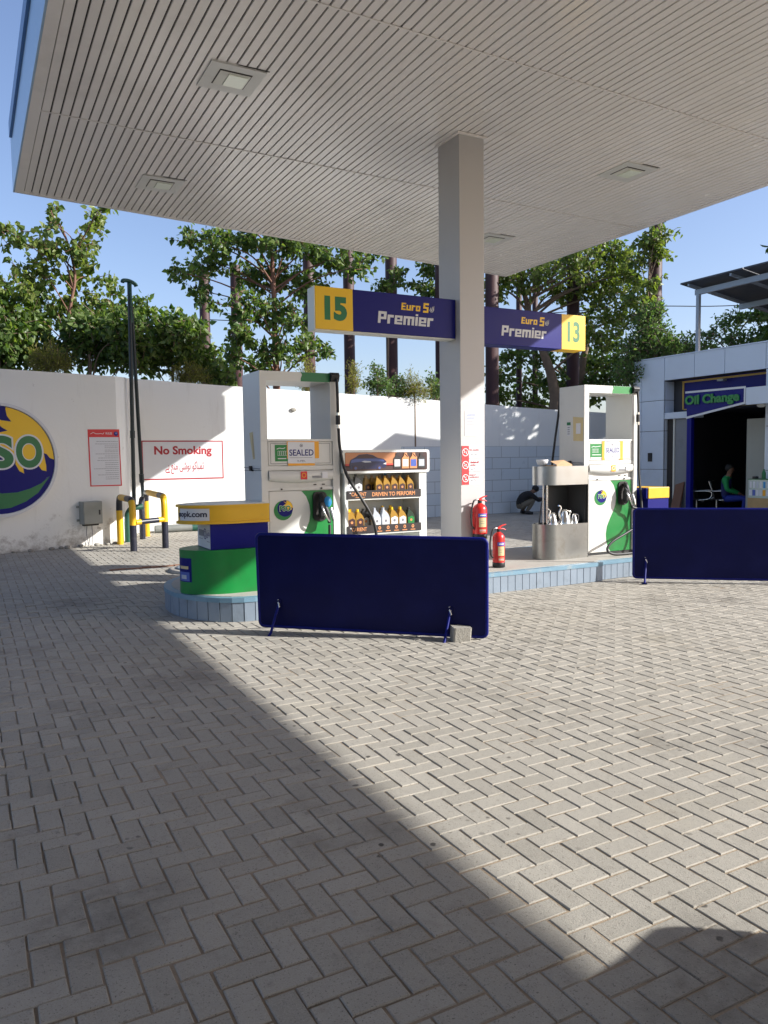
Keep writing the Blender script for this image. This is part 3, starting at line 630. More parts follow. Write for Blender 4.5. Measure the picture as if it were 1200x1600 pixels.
pump((2.703, 7.74, .24), 'fuel pump left of the column with blue nozzle cover and orange taped notice', True)
t = pump((7.145, 7.74, .24), 'sunlit fuel pump right of the column beside the steel service unit', False); t.scale = (1.06, .87, 1)

# lane signs on the column
def lane_sign(num, x0, x1, y0, y1, z0, z1, left, label):
    t = thing('lane_sign', label, 'sign', (x0, y0, z0)); W_, D_, H_ = x1-x0, y1-y0, z1-z0
    ym = (0, .46) if left else (W_-.41, W_)
    b = MB()
    if left: b.box(.46, W_, 0, D_, 0, H_, navy_sign)
    else: b.box(0, W_-.41, 0, D_, 0, H_, navy_sign)
    b.build('blue_box', t, bevel=.004)
    b = MB(); b.box(ym[0]+(0 if left else .001), ym[1]-(.001 if left else 0), 0, D_, 0, H_, sign_yellow); b.build('yellow_box', t, bevel=.004)
    if left: b = MB(); b.box(.004, W_-.004, .012, D_-.004, -.012, -.001, cream_metal); b.box(-.012, -.001, .004, D_-.004, -.01, H_-.004, cream_metal); b.build('cream_return', t)
    b = MB(); F = Face(b, (0, 0, 0), (1, 0, 0), (0, 0, 1), (0, -1, 0))
    b = MB(); F = Face(b, (0, 0, 0), (1, 0, 0), (0, 0, 1), (0, -1, 0))
    if left: F.text(num, ym[0]+.11, ym[1]-.075, .10, .365, num_green, 1, bold=.06)
    else: F.text(num, ym[0]+.10, ym[1]-.10, .10, .37, dk_green, 1, bold=.03)
    b.build('number', t); b = MB(); F = Face(b, (0, 0, 0), (1, 0, 0), (0, 0, 1), (0, -1, 0))
    a = .77 if left else .30; u = .0268 if left else .0258
    block(F, 'Premier', a, .115, u, sign_white, 2); b.build('lettering', t); b = MB(); F = Face(b, (0, 0, 0), (1, 0, 0), (0, 0, 1), (0, -1, 0)); e = block(F, 'Euro', a+.31, .285, .0165, sign_yellow, 2); block(F, '5', e+.03, .275, .0175, sign_yellow, 2)
    e += .125; b.build('lettering', t); b = MB(); F = Face(b, (0, 0, 0), (1, 0, 0), (0, 0, 1), (0, -1, 0))
    for q in range(3): F.stroke([(e+q*.022, .30+.0*q), (e+q*.022+.008, .32), (e+q*.022+.016, .345+.01*q)], [.014, .012, .003], sign_white, 2)
    F.stroke([(e-.005, .31), (e+.015, .29), (e+.04, .292), (e+.06, .32)], .008, sign_white, 2)
    b.build('leaf_mark', t)
lane_sign('15', 3.43, 5.262, 7.93, 8.12, 3.0, 3.462, True, 'box sign with yellow number 15 end panel on the left of the column')
lane_sign('13', 5.645, 7.33, 7.93, 8.16, 2.965, 3.42, False, 'box sign with yellow number 13 end panel on the right of the column')

# ================================================================== COLUMN FITTINGS
b = MB(); F = Face(b, (5.271, 7.846, 0), (1, 0, 0), (0, 0, 1), (0, -1, 0)); F.E = .002
b.box(5.283, 5.561, 7.8425, 7.8455, 1.235, 1.71, sign_white)
F.o = Vector((5.271, 7.8425, 0)); F.rect(.013, .118, 1.237, 1.708, sign_red, 1)
for i, z in enumerate((1.63, 1.475, 1.315)): prohibition(F, .066, z, .044, i)
F.rect(.118, .288, 1.548, 1.552, sign_red, 1); F.rect(.118, .288, 1.390, 1.394, sign_red, 1)
F.text('No smoking', .128, .272, 1.645, 1.668, dk_red, 2, bold=.06); F.text('Switch off', .14, .262, 1.495, 1.520, dk_red, 2, bold=.06); F.text('engine', .14, .215, 1.46, 1.485, dk_red, 2, bold=.06)
F.text('Switch off', .128, .215, 1.345, 1.362, dk_red, 2, bold=.06); F.text('mobile phone', .128, .27, 1.315, 1.337, dk_red, 2, bold=.06)
for z in (1.605, 1.425, 1.29): F.stroke([(.14, z), (.17, z-.008), (.19, z+.008), (.22, z-.004), (.27, z+.006)], .005, inkgrey, 2)
tag(b.build('safety_sign'), 'red and white safety sign with three prohibition symbols on the column', 'sign')
b = MB(); b.add([(5.33, 7.8425, 1.83), (5.525, 7.843, 1.825), (5.528, 7.843, 2.13), (5.335, 7.843, 2.135), (5.33, 7.8455, 1.83), (5.525, 7.8455, 1.825), (5.528, 7.8455, 2.13), (5.335, 7.8455, 2.135)], [(0, 1, 2, 3), (5, 4, 7, 6), (4, 5, 1, 0), (3, 2, 6, 7), (4, 0, 3, 7), (1, 5, 6, 2)], paper)
F = Face(b, (5.33, 7.8425, 1.83), (1, 0, 0), (0, 0, 1), (0, -1, 0))
for i in range(12): F.rect(.03, .10+.07*random.random(), .06+i*.018, .066+i*.018, lt_blue if i > 7 else inkgrey, 1) if i not in (0, 2, 3) else None
tag(b.build('notice_sheet'), 'white printed notice sheet stuck on the column above the safety sign', 'notice')

def extinguisher(loc, label, bh, br, lean=0):
    t = thing('fire_extinguisher', label, 'fire extinguisher', loc, 0, 'red fire extinguishers by the column')
    b = MB(); b.lathe([(br*.985, .055), (br, .07), (br, bh*.82), (br*.93, bh*.88), (br*.72, bh*.94), (br*.38, bh*.985), (br*.3, bh)], (0, 0, 0), red, 24); b.build('cylinder', t)
    b = MB(); b.lathe([(br*.9, 0), (br*1.03, .006), (br*1.03, .06), (br*1.0, .064)], (0, 0, 0), black, 24); b.build('foot', t)
    b = MB(); b.lathe([(br*.3, bh), (br*.3, bh+.035)], (0, 0, 0), black, 12); b.box(-.018, .02, -.014, .014, bh+.03, bh+.055, red)
    b.tube([(0, 0, bh+.05), (.05, -.004, bh+.075), (.105, -.006, bh+.085)], [.012, .009, .006], red, 8); b.tube([(.01, 0, bh+.035), (.06, -.004, bh+.035), (.10, -.006, bh+.02)], [.010, .008, .006], red, 8)
    b.tube([(-.018, 0, bh+.045), (-.05, 0, bh+.045)], .010, chrome, 8); hd = b.build('valve', t)
    b = MB(); b.tube(curve3([(-.05, 0, bh+.045), (-.10, -.01, bh+.02), (-.135, -.012, bh-.12), (-.125, -.012, bh-.26), (-.092, -.012, .12)], 6), .0105, black, 8); b.build('hose', hd)
    b = MB()
    def lab(a0, a1, z0, z1, mat, k):
        n = 8; vs = []
        for i in range(n+1):
            a = R(a0+(a1-a0)*i/n); r = br+.0012*k; vs += [(r*math.cos(a), r*math.sin(a), z0), (r*math.cos(a), r*math.sin(a), z1)]
        b.add(vs, [(2*i, 2*i+2, 2*i+3, 2*i+1) for i in range(n)], mat, True)
    lab(222, 300, bh*.62, bh*.72, lt_blue, 1); lab(228, 294, bh*.34, bh*.60, tan if bh > .42 else sign_white, 1)
    lab(236, 286, bh*.655, bh*.685, sign_white, 2); lab(240, 280, bh*.5, bh*.51, inkgrey, 2); lab(240, 275, bh*.44, bh*.45, inkgrey, 2)
    for q in range(3): lab(232, 290, bh*(.20+.035*q), bh*(.215+.035*q), sign_white if q % 2 else tan, 1)
    b.build('label_band', t)
extinguisher((5.478, 7.745, .575), 'larger red fire extinguisher hung on the column front', .435, .088)
extinguisher((5.60, 7.53, .24), 'smaller red fire extinguisher standing on the island floor', .43, .074)
# ================================================================== SERVICE UNITS
HB = [.92]
def half_round(x0, x1, yf, yb, n=30):
    r = (yb-yf)/2; return [(x1, yf), (x1, yb)]+[(x0-abs(r)*HB[0]*math.sin(math.pi*i/n), yb-(yb-yf)*(1-math.cos(math.pi*i/n))/2) for i in range(n+1)]
def grow_hr(x0, x1, yf, yb, t): return half_round(x0, x1, yf-t, yb+t)
t = thing('service_unit', 'yellow topped island unit with blue box and green rounded drum at the left end', 'service unit', (0, 0, .24))
HB[0] = 1.45; x0, x1, yf, yb = 2.32, 2.69, 7.49, 8.14
b = MB(); b.prism(half_round(x0, x1, yf, yb)[::-1], 0, .44, green); dr = b.build('drum', t, soft=30)
b = MB()
F = Face(b, (x0-.312, 7.815, 0), (0, -1, 0), (0, 0, 1), (-1, 0, 0))
def wrap(mat, a0, a1, z0, z1, k):
    n = 6; vs = []; r = (yb-yf)/2
    for i in range(n+1):
        a = R(a0+(a1-a0)*i/n); vs += [(x0-(r*HB[0]+.0015*k)*math.sin(a), (yb+yf)/2+(r+.0015*k)*math.cos(a), z0), (x0-(r*HB[0]+.0015*k)*math.sin(a), (yb+yf)/2+(r+.0015*k)*math.cos(a), z1)]
    b.add(vs, [(2*i, 2*i+2, 2*i+3, 2*i+1) for i in range(n)], mat, True)
wrap(navy_sign, 88, 122, .12, .36, 1); wrap(lt_blue, 92, 118, .13, .22, 2); wrap(silver_pl, 98, 112, .15, .19, 3); wrap(tan, 94, 116, .25, .28, 2)
b.build('poster_decal', dr)
b = MB(); b.box(2.09, 2.69, 7.535, 8.02, .4405, .715, navy_sign); bx = b.build('blue_box', t, bevel=.003)
b = MB(); F = Face(b, (2.09, 8.02, .44), (0, -1, 0), (0, 0, 1), (-1, 0, 0)); F.rect(.01, .475, .008, .272, sign_white, 1)
F.ring(.29, .15, .05, .012, navy_sign, 2, 20); F.ring(.29, .15, .026, .010, navy_sign, 2, 12); F.text('\ufe97\ufea4\ufed8\ufbff\ufed6'[::-1], .35, .46, .11, .20, navy_sign, 2, bold=.02)
for q in range(4): F.rect(.06+q*.045, .095+q*.045, .12, .185, inkgrey, 2)
F.rect(.36, .455, .075, .082, inkgrey, 2); F.rect(.06, .2, .09, .095, inkgrey, 2)
b.build('white_poster', bx)
b = MB(); b.prism(grow_hr(x0, x1, yf, yb, .0)[::-1], .7155, .885, yellow); b.prism(grow_hr(x0, x1, yf, yb, .016)[::-1], .868, .888, yellow); b.prism(grow_hr(x0, x1, yf, yb, .014)[::-1], .70, .722, yellow)
tp = b.build('yellow_top', t, soft=30)
b = MB(); b.prism(grow_hr(x0, x1, yf, yb, -.012)[::-1], .888, .892, cream_metal); b.build('worn_lid', tp)
b = MB(); wrap(sign_white, 98, 150, .735, .855, 1); n = 0
lt, lf, _ = glyphs('psopk.com', .03)
a_ = lambda x: 92+(147-92)*x
vs = [(x0-(.325*HB[0]+.0032)*math.sin(R(a_(p[0]))), (yb+yf)/2+(.325+.0032)*math.cos(R(a_(p[0]))), .755+.075*p[1]) for p in lt]; b.add(vs, lf, ink)
b.build('web_label', tp)
# stainless unit left of the right pump
t = thing('service_unit', 'stainless steel service unit with basin and canopy left of the sunlit pump', 'service unit', (0, 0, .24))
HB[0] = .92; x0, x1, yf, yb = 6.615, 7.13, 7.65, 8.05
hr = half_round(x0, x1, yf, yb)[::-1]
b = MB(); hi = half_round(x0, x1-.02, yf+.02, yb-.02)[::-1]
b.prism(hr, 0, .40, steel_mark); n = len(hr)
b.add([(p[0], p[1], .40) for p in hr]+[(p[0], p[1], .455) for p in hr]+[(p[0], p[1], .455) for p in hi]+[(p[0], p[1], .40) for p in hi], [(i, (i+1) % n, (i+1) % n+n, i+n) for i in range(n)]+[(i+n, (i+1) % n+n, (i+1) % n+2*n, i+2*n) for i in range(n)]+[(i+2*n, (i+1) % n+2*n, (i+1) % n+3*n, i+3*n) for i in range(n)], steel_mark)
b.build('basin', t, soft=30)
b = MB(); b.box(7.132, 7.138, yf+.0, yb, 0, 1.2, dark_panel); b.box(6.74, 7.128, yb-.03, yb-.01, .41, .955, dark_panel); b.box(7.11, 7.1295, yf+.03, yb-.035, .41, .955, dark_panel); b.build('back_panel', t)
b = MB(); b.prism(hr, .96, 1.20, steel); b.build('top_bin', t, soft=30)
b = MB(); b.tube([(6.54, 7.76, .40), (6.54, 7.76, .96)], .011, chrome, 10); b.tube([(6.50, 7.79, .40), (6.50, 7.79, .96)], .008, chrome, 8); b.tube([(6.74, 8.0, .41), (6.74, 8.0, .96)], .008, chrome, 8); b.tube([(6.56, 7.95, .42), (6.60, 7.94, .7), (6.66, 7.93, .955)], .009, black, 8); b.build('post', t)
def jug(loc, s, label, rz):
    t = thing('oil_jug', label, 'oil jug', loc, rz); b = MB()
    b.lathe([(.085*s, 0), (.088*s, .01*s), (.06*s, .11*s), (.035*s, .18*s), (.03*s, .21*s), (.034*s, .215*s)], (0, 0, 0), chrome, 18); b.build('body', t)
    b = MB(); b.tube(curve3([(-.06*s, 0, .08*s), (-.09*s, 0, .17*s), (-.06*s, 0, .24*s), (-.10*s, 0, .262*s)], 4), [.014*s]*4+[.012*s]*4+[.010*s]*5, chrome, 8); b.build('spout', t)
    b = MB(); b.tube(curve3([(.035*s, 0, .20*s), (.085*s, 0, .18*s), (.085*s, 0, .10*s), (.07*s, 0, .06*s)], 4), .008*s, chrome, 6); b.build('handle', t)
jug((6.63, 7.76, .641), .95, 'shiny oil jug in the basin beside the thin posts', .3)
jug((6.83, 7.76, .641), 1.1, 'tallest shiny oil jug standing in the middle of the basin', .1)
jug((6.99, 7.76, .65), .78, 'smallest oil jug at the pump side of the basin', -.2)
b = MB(); b.box(-.15, .15, -.10, .10, 0, .012, cardboard); b.add([(-.15, -.10, .014), (.15, -.10, .014), (.12, .02, .075), (-.13, .03, .06), (-.15, -.10, .018), (.15, -.10, .018), (.12, .02, .079), (-.13, .03, .064)], [(3, 2, 1, 0), (4, 5, 6, 7), (0, 1, 5, 4), (1, 2, 6, 5), (2, 3, 7, 6), (3, 0, 4, 7)], cardboard)
o = b.build('cardboard', None, loc=(6.78, 7.82, 1.441)); o.rotation_euler = (0, 0, .15); tag(o, 'flattened piece of folded cardboard lying on the steel unit', 'cardboard')
b = MB(); b.lathe([(.03, 0), (.06, .02), (.075, .06), (.078, .085), (.07, .085), (.05, .02)], (0, 0, 0), sign_white, 18); o = b.build('bowl', None, loc=(6.60, 7.93, 1.441)); tag(o, 'white bowl standing on the steel unit behind the cardboard', 'bowl')
# yellow and blue unit beyond the right pump
t = thing('service_unit', 'boxy yellow and blue island unit standing right of the sunlit pump', 'service unit', (8.165, 7.6, .24))
b = MB(); b.box(0, .40, 0, .42, 0, .44, green); b.build('drum', t); b = MB(); b.box(.0, .40, 0, .42, .4405, .735, navy_sign); b.build('blue_box', t, bevel=.004)
b = MB(); b.box(-.0, .40, -.012, .43, .7355, .885, yellow); b.box(-.03, -.001, -.0, .43, .7355, .88, navy_sign); b.build('yellow_top', t, bevel=.005)

# ================================================================== OIL DISPLAY RACK
t = thing('display_rack', 'white oil display rack with lit banner of a dark blue car between pump and column', 'display rack', (3.65, 7.72, .24)); t.scale = (.905, 1, 1)
b = MB(); b.box(.0, .045, 0, .40, 0, 1.165, rack_white); b.box(1.055, 1.165, 0, .40, 0, 1.165, rack_white); b.box(.045, 1.055, .385, .40, .03, 1.165, rack_white); b.box(.045, 1.055, 0, .385, .0, .04, rack_white); b.build('frame', t, bevel=.003)
b = MB(); b.prism(rrect(-.03, 1.20, 1.165, 1.425, .03), -.02, .40, rack_white, 'xz'); hd = b.build('header', t, bevel=.004)
sunset = mk('sunset_print', (.50, .21, .09), .4, vary=.35, scale=3); dusk = mk('dusk_print', (.05, .02, .02), .4); carblue = mk('car_print', (.012, .018, .07), .3)
carhi = mk('car_highlight_print', (.06, .10, .30), .3); redlight = mk('red_print', (.55, .05, .04), .4)
b = MB(); F = Face(b, (0, -.02, 1.165), (1, 0, 0), (0, 0, .79), (0, -1, 0))
F.poly(rrect(.0, 1.165, .035, .295, .02), dusk, 1); F.rect(.005, .72, .12, .29, sunset, 2); F.rect(.005, .72, .10, .135, redlight, 3); F.rect(.005, .72, .04, .11, dusk, 3)
F.poly([(.06, .06), (.055, .13), (.075, .19), (.14, .225), (.19, .262), (.30, .272), (.38, .255), (.45, .215), (.53, .20), (.565, .17), (.57, .11), (.55, .075), (.46, .06)], carblue, 4)
F.poly([(.16, .218), (.20, .252), (.29, .26), (.36, .245), (.42, .212)], dusk, 5); F.poly([(.075, .15), (.085, .19), (.16, .205), (.44, .205), (.53, .19), (.54, .165), (.3, .17)], carhi, 5)
F.poly([(.22, .165), (.26, .178), (.34, .17), (.36, .155), (.27, .15)], silver_pl, 6); F.poly([(.52, .13), (.565, .15), (.565, .12)], sign_white, 6); F.circ(.14, .075, .035, dusk, 6); F.circ(.47, .075, .032, dusk, 6); F.circ(.14, .075, .02, carhi, 7); F.circ(.47, .075, .018, carhi, 7)
for i, (c1, c2) in enumerate(((grey_pl, sign_white), (copper, sign_white), (copper, lt_blue), (grey_pl, silver_pl))):
    x = .67+i*.118; F.poly([(x, .06), (x, .20), (x+.03, .24), (x+.035, .285), (x+.075, .285), (x+.08, .25), (x+.105, .22), (x+.105, .06)], c1, 7); F.rect(x+.012, x+.093, .09, .19, c2, 8); F.stroke([(x+.04, .275), (x+.085, .225)], .012, dusk, 8)
b.build('banner', hd)
def shelf(z, icons):
    b = MB(); b.box(.0455, 1.0545, .02, .3845, z, z+.02, rack_white); b.box(.0455, 1.0545, -.004, .0, z-.03, z-.015, rack_white); s = b.build('shelf', t)
    b = MB(); b.box(.03, 1.075, -.012, -.004, z-.015, z+.075, strip_black); F = Face(b, (0, -.012, z-.015), (1, 0, 0), (0, 0, 1), (0, -1, 0))
    F.text('CARIENT', .085, .29, .03, .072, copper, 1, bold=.02); F.stroke([(.06, .068), (.08, .06), (.075, .072)], .008, sign_white, 1)
    if not icons: F.text('DRIVEN TO PERFORM', .37, .985, .022, .068, copper, 1, bold=.025); F.rect(.14, .27, .012, .018, copper, 1)
    else:
        for q in range(5): F.circ(.47+q*.12, .055, .020, copper, 1, 14); F.rect(.435+q*.12, .505+q*.12, .012, .022, copper, 1); F.rect(.462+q*.12, .478+q*.12, .05, .062, strip_black, 2)
    b.build('printed_strip', s)
shelf(.898, False); shelf(.506, True)
def bottle(body, cap, labm, s, label, group):
    t = thing('oil_bottle', label, 'oil bottle', (0, 0, 0), 0, group); s = s*.90; w, h, d = .098*s, .235*s, .055*s
    b = MB(); b.prism([(-w/2, 0), (w/2, 0), (w/2, h*.52), (w*.36, h*.66), (w*.10, h*.80), (-w*.06, h*.84), (-w*.06, h*.88), (-w*.40, h*.88), (-w*.40, h*.80), (-w/2, h*.66)], -d/2, d/2, body, 'xz'); b.build('body', t, bevel=.008*s)
    b = MB(); b.tube([(-w*.23, 0, h*.88), (-w*.23, 0, h)], .017*s, cap, 12); b.build('cap', t)
    b = MB(); F = Face(b, (0, -d/2, 0), (1, 0, 0), (0, 0, 1), (0, -1, 0)); F.poly([(-w*.42, h*.08), (w*.42, h*.08), (w*.42, h*.50), (w*.1, h*.58), (-w*.42, h*.50)], labm, 1)
    F.circ(0, h*.38, w*.16, copper if labm is not sign_white else inkgrey, 2, 12); F.rect(-w*.3, w*.3, h*.14, h*.2, sign_white if labm is not sign_white else amber, 2); b.build('label', t)
    return t
RX, RY = 3.65, 7.72
def row(z, xs, kinds):
    for (body, cap, lab, s, label, group, pos) in kinds:
        for i, x in enumerate(pos):
            y = 8.56 if not isinstance(x, tuple) else x[1]; x = x if not isinstance(x, tuple) else x[0]
            if i == 0: p = bottle(body, cap, lab, s, label, group); p.location = (RX+x*.905, RY+y-8.5, .24+z)
            else: dup(p, (RX+x*.905, RY+y-8.5, .24+z))
row(.919, None, [
    (grey_pl, grey_pl, sign_white, 1.12, 'charcoal oil bottle with white label on the upper shelf of the rack', 'charcoal oil bottles on the upper shelf', (.10, .21)),
    (amber, amber, dusk, 1.0, 'amber oil bottle with dark label in the front row of the upper shelf', 'amber oil bottles in front on the upper shelf', (.50, .61, .72, .83, .95)),
    (amber, cardboard, dusk, 1.02, 'amber oil bottle behind the front row of the upper shelf', 'amber oil bottles behind on the upper shelf', ((.40, 8.66), (.51, 8.70), (.62, 8.70), (.73, 8.70), (.84, 8.70))),
    (lt_blue, cyan, sign_white, 1.15, 'bright blue oil bottle behind the amber ones on the upper shelf', None, ((.78, 8.82),))])
row(.527, None, [
    (amber, sign_yellow, dusk, 1.12, 'yellow oil bottle with dark label at the left of the lower shelf', 'yellow oil bottles at the left of the lower shelf', (.11, .225)),
    (amber, sign_yellow, dusk, 1.12, 'yellow oil bottle behind the left pair on the lower shelf', None, ((.19, 8.68),)),
    (silver_pl, silver_pl, sign_white, 1.15, 'silver oil bottle on the lower shelf of the rack', 'silver oil bottles on the lower shelf', (.46, .585)),
    (grey_pl, grey_pl, silver_pl, 1.1, 'dark grey oil bottle behind the silver ones on the lower shelf', 'dark grey oil bottles behind on the lower shelf', ((.36, 8.66), (.44, 8.70))),
    (amber, sign_yellow, sign_white, 1.15, 'yellow oil bottle with white label on the lower shelf', 'white labelled yellow oil bottles on the lower shelf', (.71, .83)),
    (amber, sign_yellow, dusk, 1.2, 'yellow oil bottle behind the white labelled pair on the lower shelf', 'yellow oil bottles behind on the lower shelf', ((.66, 8.70), (.78, 8.70))),
    (dgreen_pl, grey_pl, green, 1.1, 'deep green oil bottle at the right end of the lower shelf', None, (.955,))])

# ================================================================== BARRIERS
def barrier(loc, rz, L_, label, lean, x_legs):
    t = thing('barrier_board', label, 'barrier', loc, rz, 'navy blue sheet metal barriers')
    H0, H1 = .035, .915
    b = MB(); n = 24; m = 10; vs = []; pl = rrect(.012, L_-.012, H0+.012, H1-.012, .04)
    b.prism(pl, -.006, .006, navy, 'xz'); o = b.build('panel', t)
    b = MB(); pl2 = rrect(.012, L_-.012, H0+.012, H1-.012, .045, 6); b.tube([(p[0], 0, p[1]) for p in pl2]+[(pl2[0][0], 0, pl2[0][1]), (pl2[1][0], 0, pl2[1][1])], .015, navy_lit, 8); b.build('frame_tube', t)
    for x in x_legs:
        b = MB(); b.tube([(x, -.012, .27), (x-.03, -.16, .035), (x-.04, -.20, .008)], .0125, navy_lit, 8); b.tube([(x, .012, .27), (x+.0, .20, .008)], .0125, navy_lit, 8)
        b.tube([(x+.01, -.035, .235), (x-.01, -.005, .30)], .010, chrome, 6); b.box(x-.02, x+.02, -.022, -.016, .25, .30, navy)
        b.box(x-.07, x-.01, -.235, -.165, .0, .010, navy); b.build('leg', t)
    return t
def uvp(p, q): return math.atan2(q[1]-p[1], q[0]-p[0]), math.hypot(q[0]-p[0], q[1]-p[1])
A1, B1 = (2.306, 6.766), (3.88, 5.368); a1, l1 = uvp(A1, B1)
t1 = barrier((*A1, 0), a1, l1, 'navy barrier board standing in front of the left pump with a stone chocking its leg', 0, (.21, 1.78)); t1.rotation_euler = (R(4), R(.6), a1)
A2, B2 = (7.255, 6.99), (8.461, 5.984); a2, l2 = uvp(A2, B2)
t2 = barrier((*A2, 0), a2, l1, 'navy barrier board in full sun at the right in front of the oil change shop', 0, (.16, 1.85))
t3 = barrier((3.44, .65, 0), math.atan2(-.25, -.97), l1, 'navy barrier board beside the camera out of the frame', 0, (.21, 1.78))
b = MB(); b.prism([(-.085, -.06), (.075, -.065), (.085, .055), (-.08, .06)], .0, .125, concrete); o = b.build('stone_block', None, bevel=.014, loc=(3.665, 5.475, .0)); o.rotation_euler = (.05, .05, -.25); tag(o, 'rough concrete block wedged against the leg of the near barrier', 'block')

# ================================================================== LEFT WALL THINGS
wd = Vector((1.965, .52, 0)).normalized(); wn = Vector((wd.y, -wd.x, 0)); wo = Vector((.435, 14.951, 0))
def wallpt(s, z, out=0.): p = wo+wd*s+wn*out; return (p.x, p.y, z)
wrot = math.atan2(wd.y, wd.x)
t = thing('emblem_sign', 'big round oil company emblem disc with sun, letters and green swoosh on the left wall', 'sign', wallpt(.03, 1.62, 0), wrot)
b = MB(); b.prism(arc(0, 0, .985, 0, 360, 64)[:-1], -.09, .0, sign_white, 'xz'); b.build('disc', t, soft=40)
b = MB(); n = 64
for (r0, r1, y0, y1) in ((.985, .985, -.115, -.09),):
    o_ = arc(0, 0, .985, 0, 360, n)[:-1]; i_ = arc(0, 0, .935, 0, 360, n)[:-1]
    vs = [(p[0], -.12, p[1]) for p in o_]+[(p[0], -.12, p[1]) for p in i_]+[(p[0], -.0905, p[1]) for p in i_]+[(p[0], -.0905, p[1]) for p in o_]
    b.add(vs, [(i, (i+1) % n, (i+1) % n+n, i+n) for i in range(n)]+[(i+n, (i+1) % n+n, (i+1) % n+2*n, i+2*n) for i in range(n)]+[(i+3*n, (i+1) % n+3*n, (i+1) % n, i) for i in range(n)], sign_white)
b.build('rim', t)
b = MB(); F = Face(b, (0, -.09, 0), (1, 0, 0), (0, 0, 1), (0, -1, 0)); logo(F, 0, 0, .975, 1, True); b.build('emblem', t)
t = thing('rules_poster', 'tall white poster of printed lines with red header on the left wall', 'poster', wallpt(1.63, 1.11, 0), wrot)
b = MB(); b.prism([(0, 0), (.615, -.005), (.60, 1.075), (-.012, 1.065)], -.006, 0, sign_red, 'xz'); b.build('board', t)
b = MB(); F = Face(b, (0, -.006, 0), (1, 0, 0), (0, 0, 1), (0, -1, 0)); F.poly([(.022, .02), (.592, .018), (.58, .925), (.012, .92)], paper, 1); F.text('RULES', .33, .455, .975, 1.015, sign_white, 1, bold=.02)
F.stroke([(.04, .98), (.09, 1.01), (.14, .985), (.19, .985), (.24, .99), (.28, .982), (.3, 1.01)], .010, sign_white, 1); F.circ(.53, .99, .042, pso_blue, 1, 20); F.circ(.535, 1.0, .022, lt_blue, 2, 14)
z = .88
for q in range(19):
    a = .30 if random.random() < .45 else .07+.1*random.random(); z -= .032+.014*random.random(); x = a
    while x < .555:
        e = min(.56, x+random.uniform(.02, .06)); F.rect(x, e, z, z+.007, inkgrey, 2); x = e+.006
b.build('print', t)
t = thing('electrical_box', 'grey steel electrical box fixed low on the left wall', 'electrical box', wallpt(1.40, .42, 0), wrot)
b = MB(); b.box(0, .36, -.20, 0, 0, .42, box_grey); b.build('housing', t, bevel=.006)
b = MB(); b.box(.01, .35, -.216, -.2005, .01, .41, box_grey); d = b.build('door', t, bevel=.004); b = MB(); b.box(.285, .312, -.226, -.2165, .17, .26, black); b.build('latch', d)
b = MB(); b.box(-.05, .0, -.02, -.005, .30, .34, box_grey); b.box(.36, .40, -.02, -.005, .30, .34, box_grey); b.box(-.05, .0, -.02, -.005, .05, .09, box_grey); b.box(.03, .30, -.16, -.05, -.03, -.001, gap_dark); b.build('bracket', t)
b = MB(); b.tube(curve3([(.12, -.05, -.03), (.11, -.04, -.2), (.14, -.05, -.40)], 5), .006, inkgrey, 6); b.tube(curve3([(.21, -.05, -.03), (.22, -.04, -.2), (.20, -.06, -.40)], 5), .006, inkgrey, 6); b.build('cable', t)
# painted no smoking sign on the back wall
b = MB(); F = Face(b, (3.355, 17.40, 1.155), (1, 0, 0), (0, 0, 1), (0, -1, 0)); b.box(3.355, 5.17, 17.394, 17.40, 1.155, 2.02, sign_white); F.o.y = 17.394
F.frame(0, 1.815, 0, .865, .028, dk_red, 1)
F.text('No Smoking', .27, 1.55, .50, .745, dk_red, 1, bold=.035); F.text(urdu(URDU), .50, 1.36, .12, .40, dk_red, 1, bold=.012)
tag(b.build('no_smoking_sign'), 'white sign with red border reading No Smoking in English and Urdu', 'sign')
b = MB(); b.ball((0, 0, 0), .05, concrete, 8, 6, (1.6, .5, 1)); o = b.build('wall_lamp_stub', None, loc=(6.90, 17.37, 2.75)); tag(o, 'small weathered lamp stub on the sunlit wall seen through the left pump', 'lamp stub')

# vent pipes and guards in the corner
b = MB(); b.tube([(3.0, 16.55, 0), (3.07, 16.6, 5.2)], .041, pipe_dark, 12); b.tube([(3.028, 16.57, 2.05), (3.03, 16.57, 2.20)], .05, pipe_dark, 12); b.tube([(3.04, 16.58, 3.3), (3.042, 16.58, 3.42)], .05, pipe_dark, 12)
r_ = MB(); root = b.build('vent_pipe'); tag(root, 'upright dark green vent pipe with a T cap in the wall corner', 'vent pipe')
b = MB(); b.tube(curve3([(2.93, 16.55, 5.19), (2.95, 16.56, 5.23), (3.07, 16.6, 5.24), (3.19, 16.64, 5.20), (3.22, 16.65, 5.15)], 4), .040, pipe_green, 12); b.tube([(3.07, 16.6, 4.4), (3.075, 16.6, 5.2)], .045, pipe_green, 12); b.build('tee_cap', root)
b = MB(); b.tube([(3.33, 17.16, 0), (3.20, 16.80, 2.3), (3.11, 16.62, 4.5), (3.09, 16.60, 4.75)], .038, pipe_dark, 12); b.tube([(3.262, 16.985, 1.12), (3.25, 16.95, 1.30)], .052, pipe_dark, 12); b.tube([(3.33, 17.16, 0), (3.30, 17.09, .5)], .052, pipe_grey, 12)
tag(b.build('vent_pipe'), 'dark vent pipe leaning against the upright one in the corner', 'vent pipe')
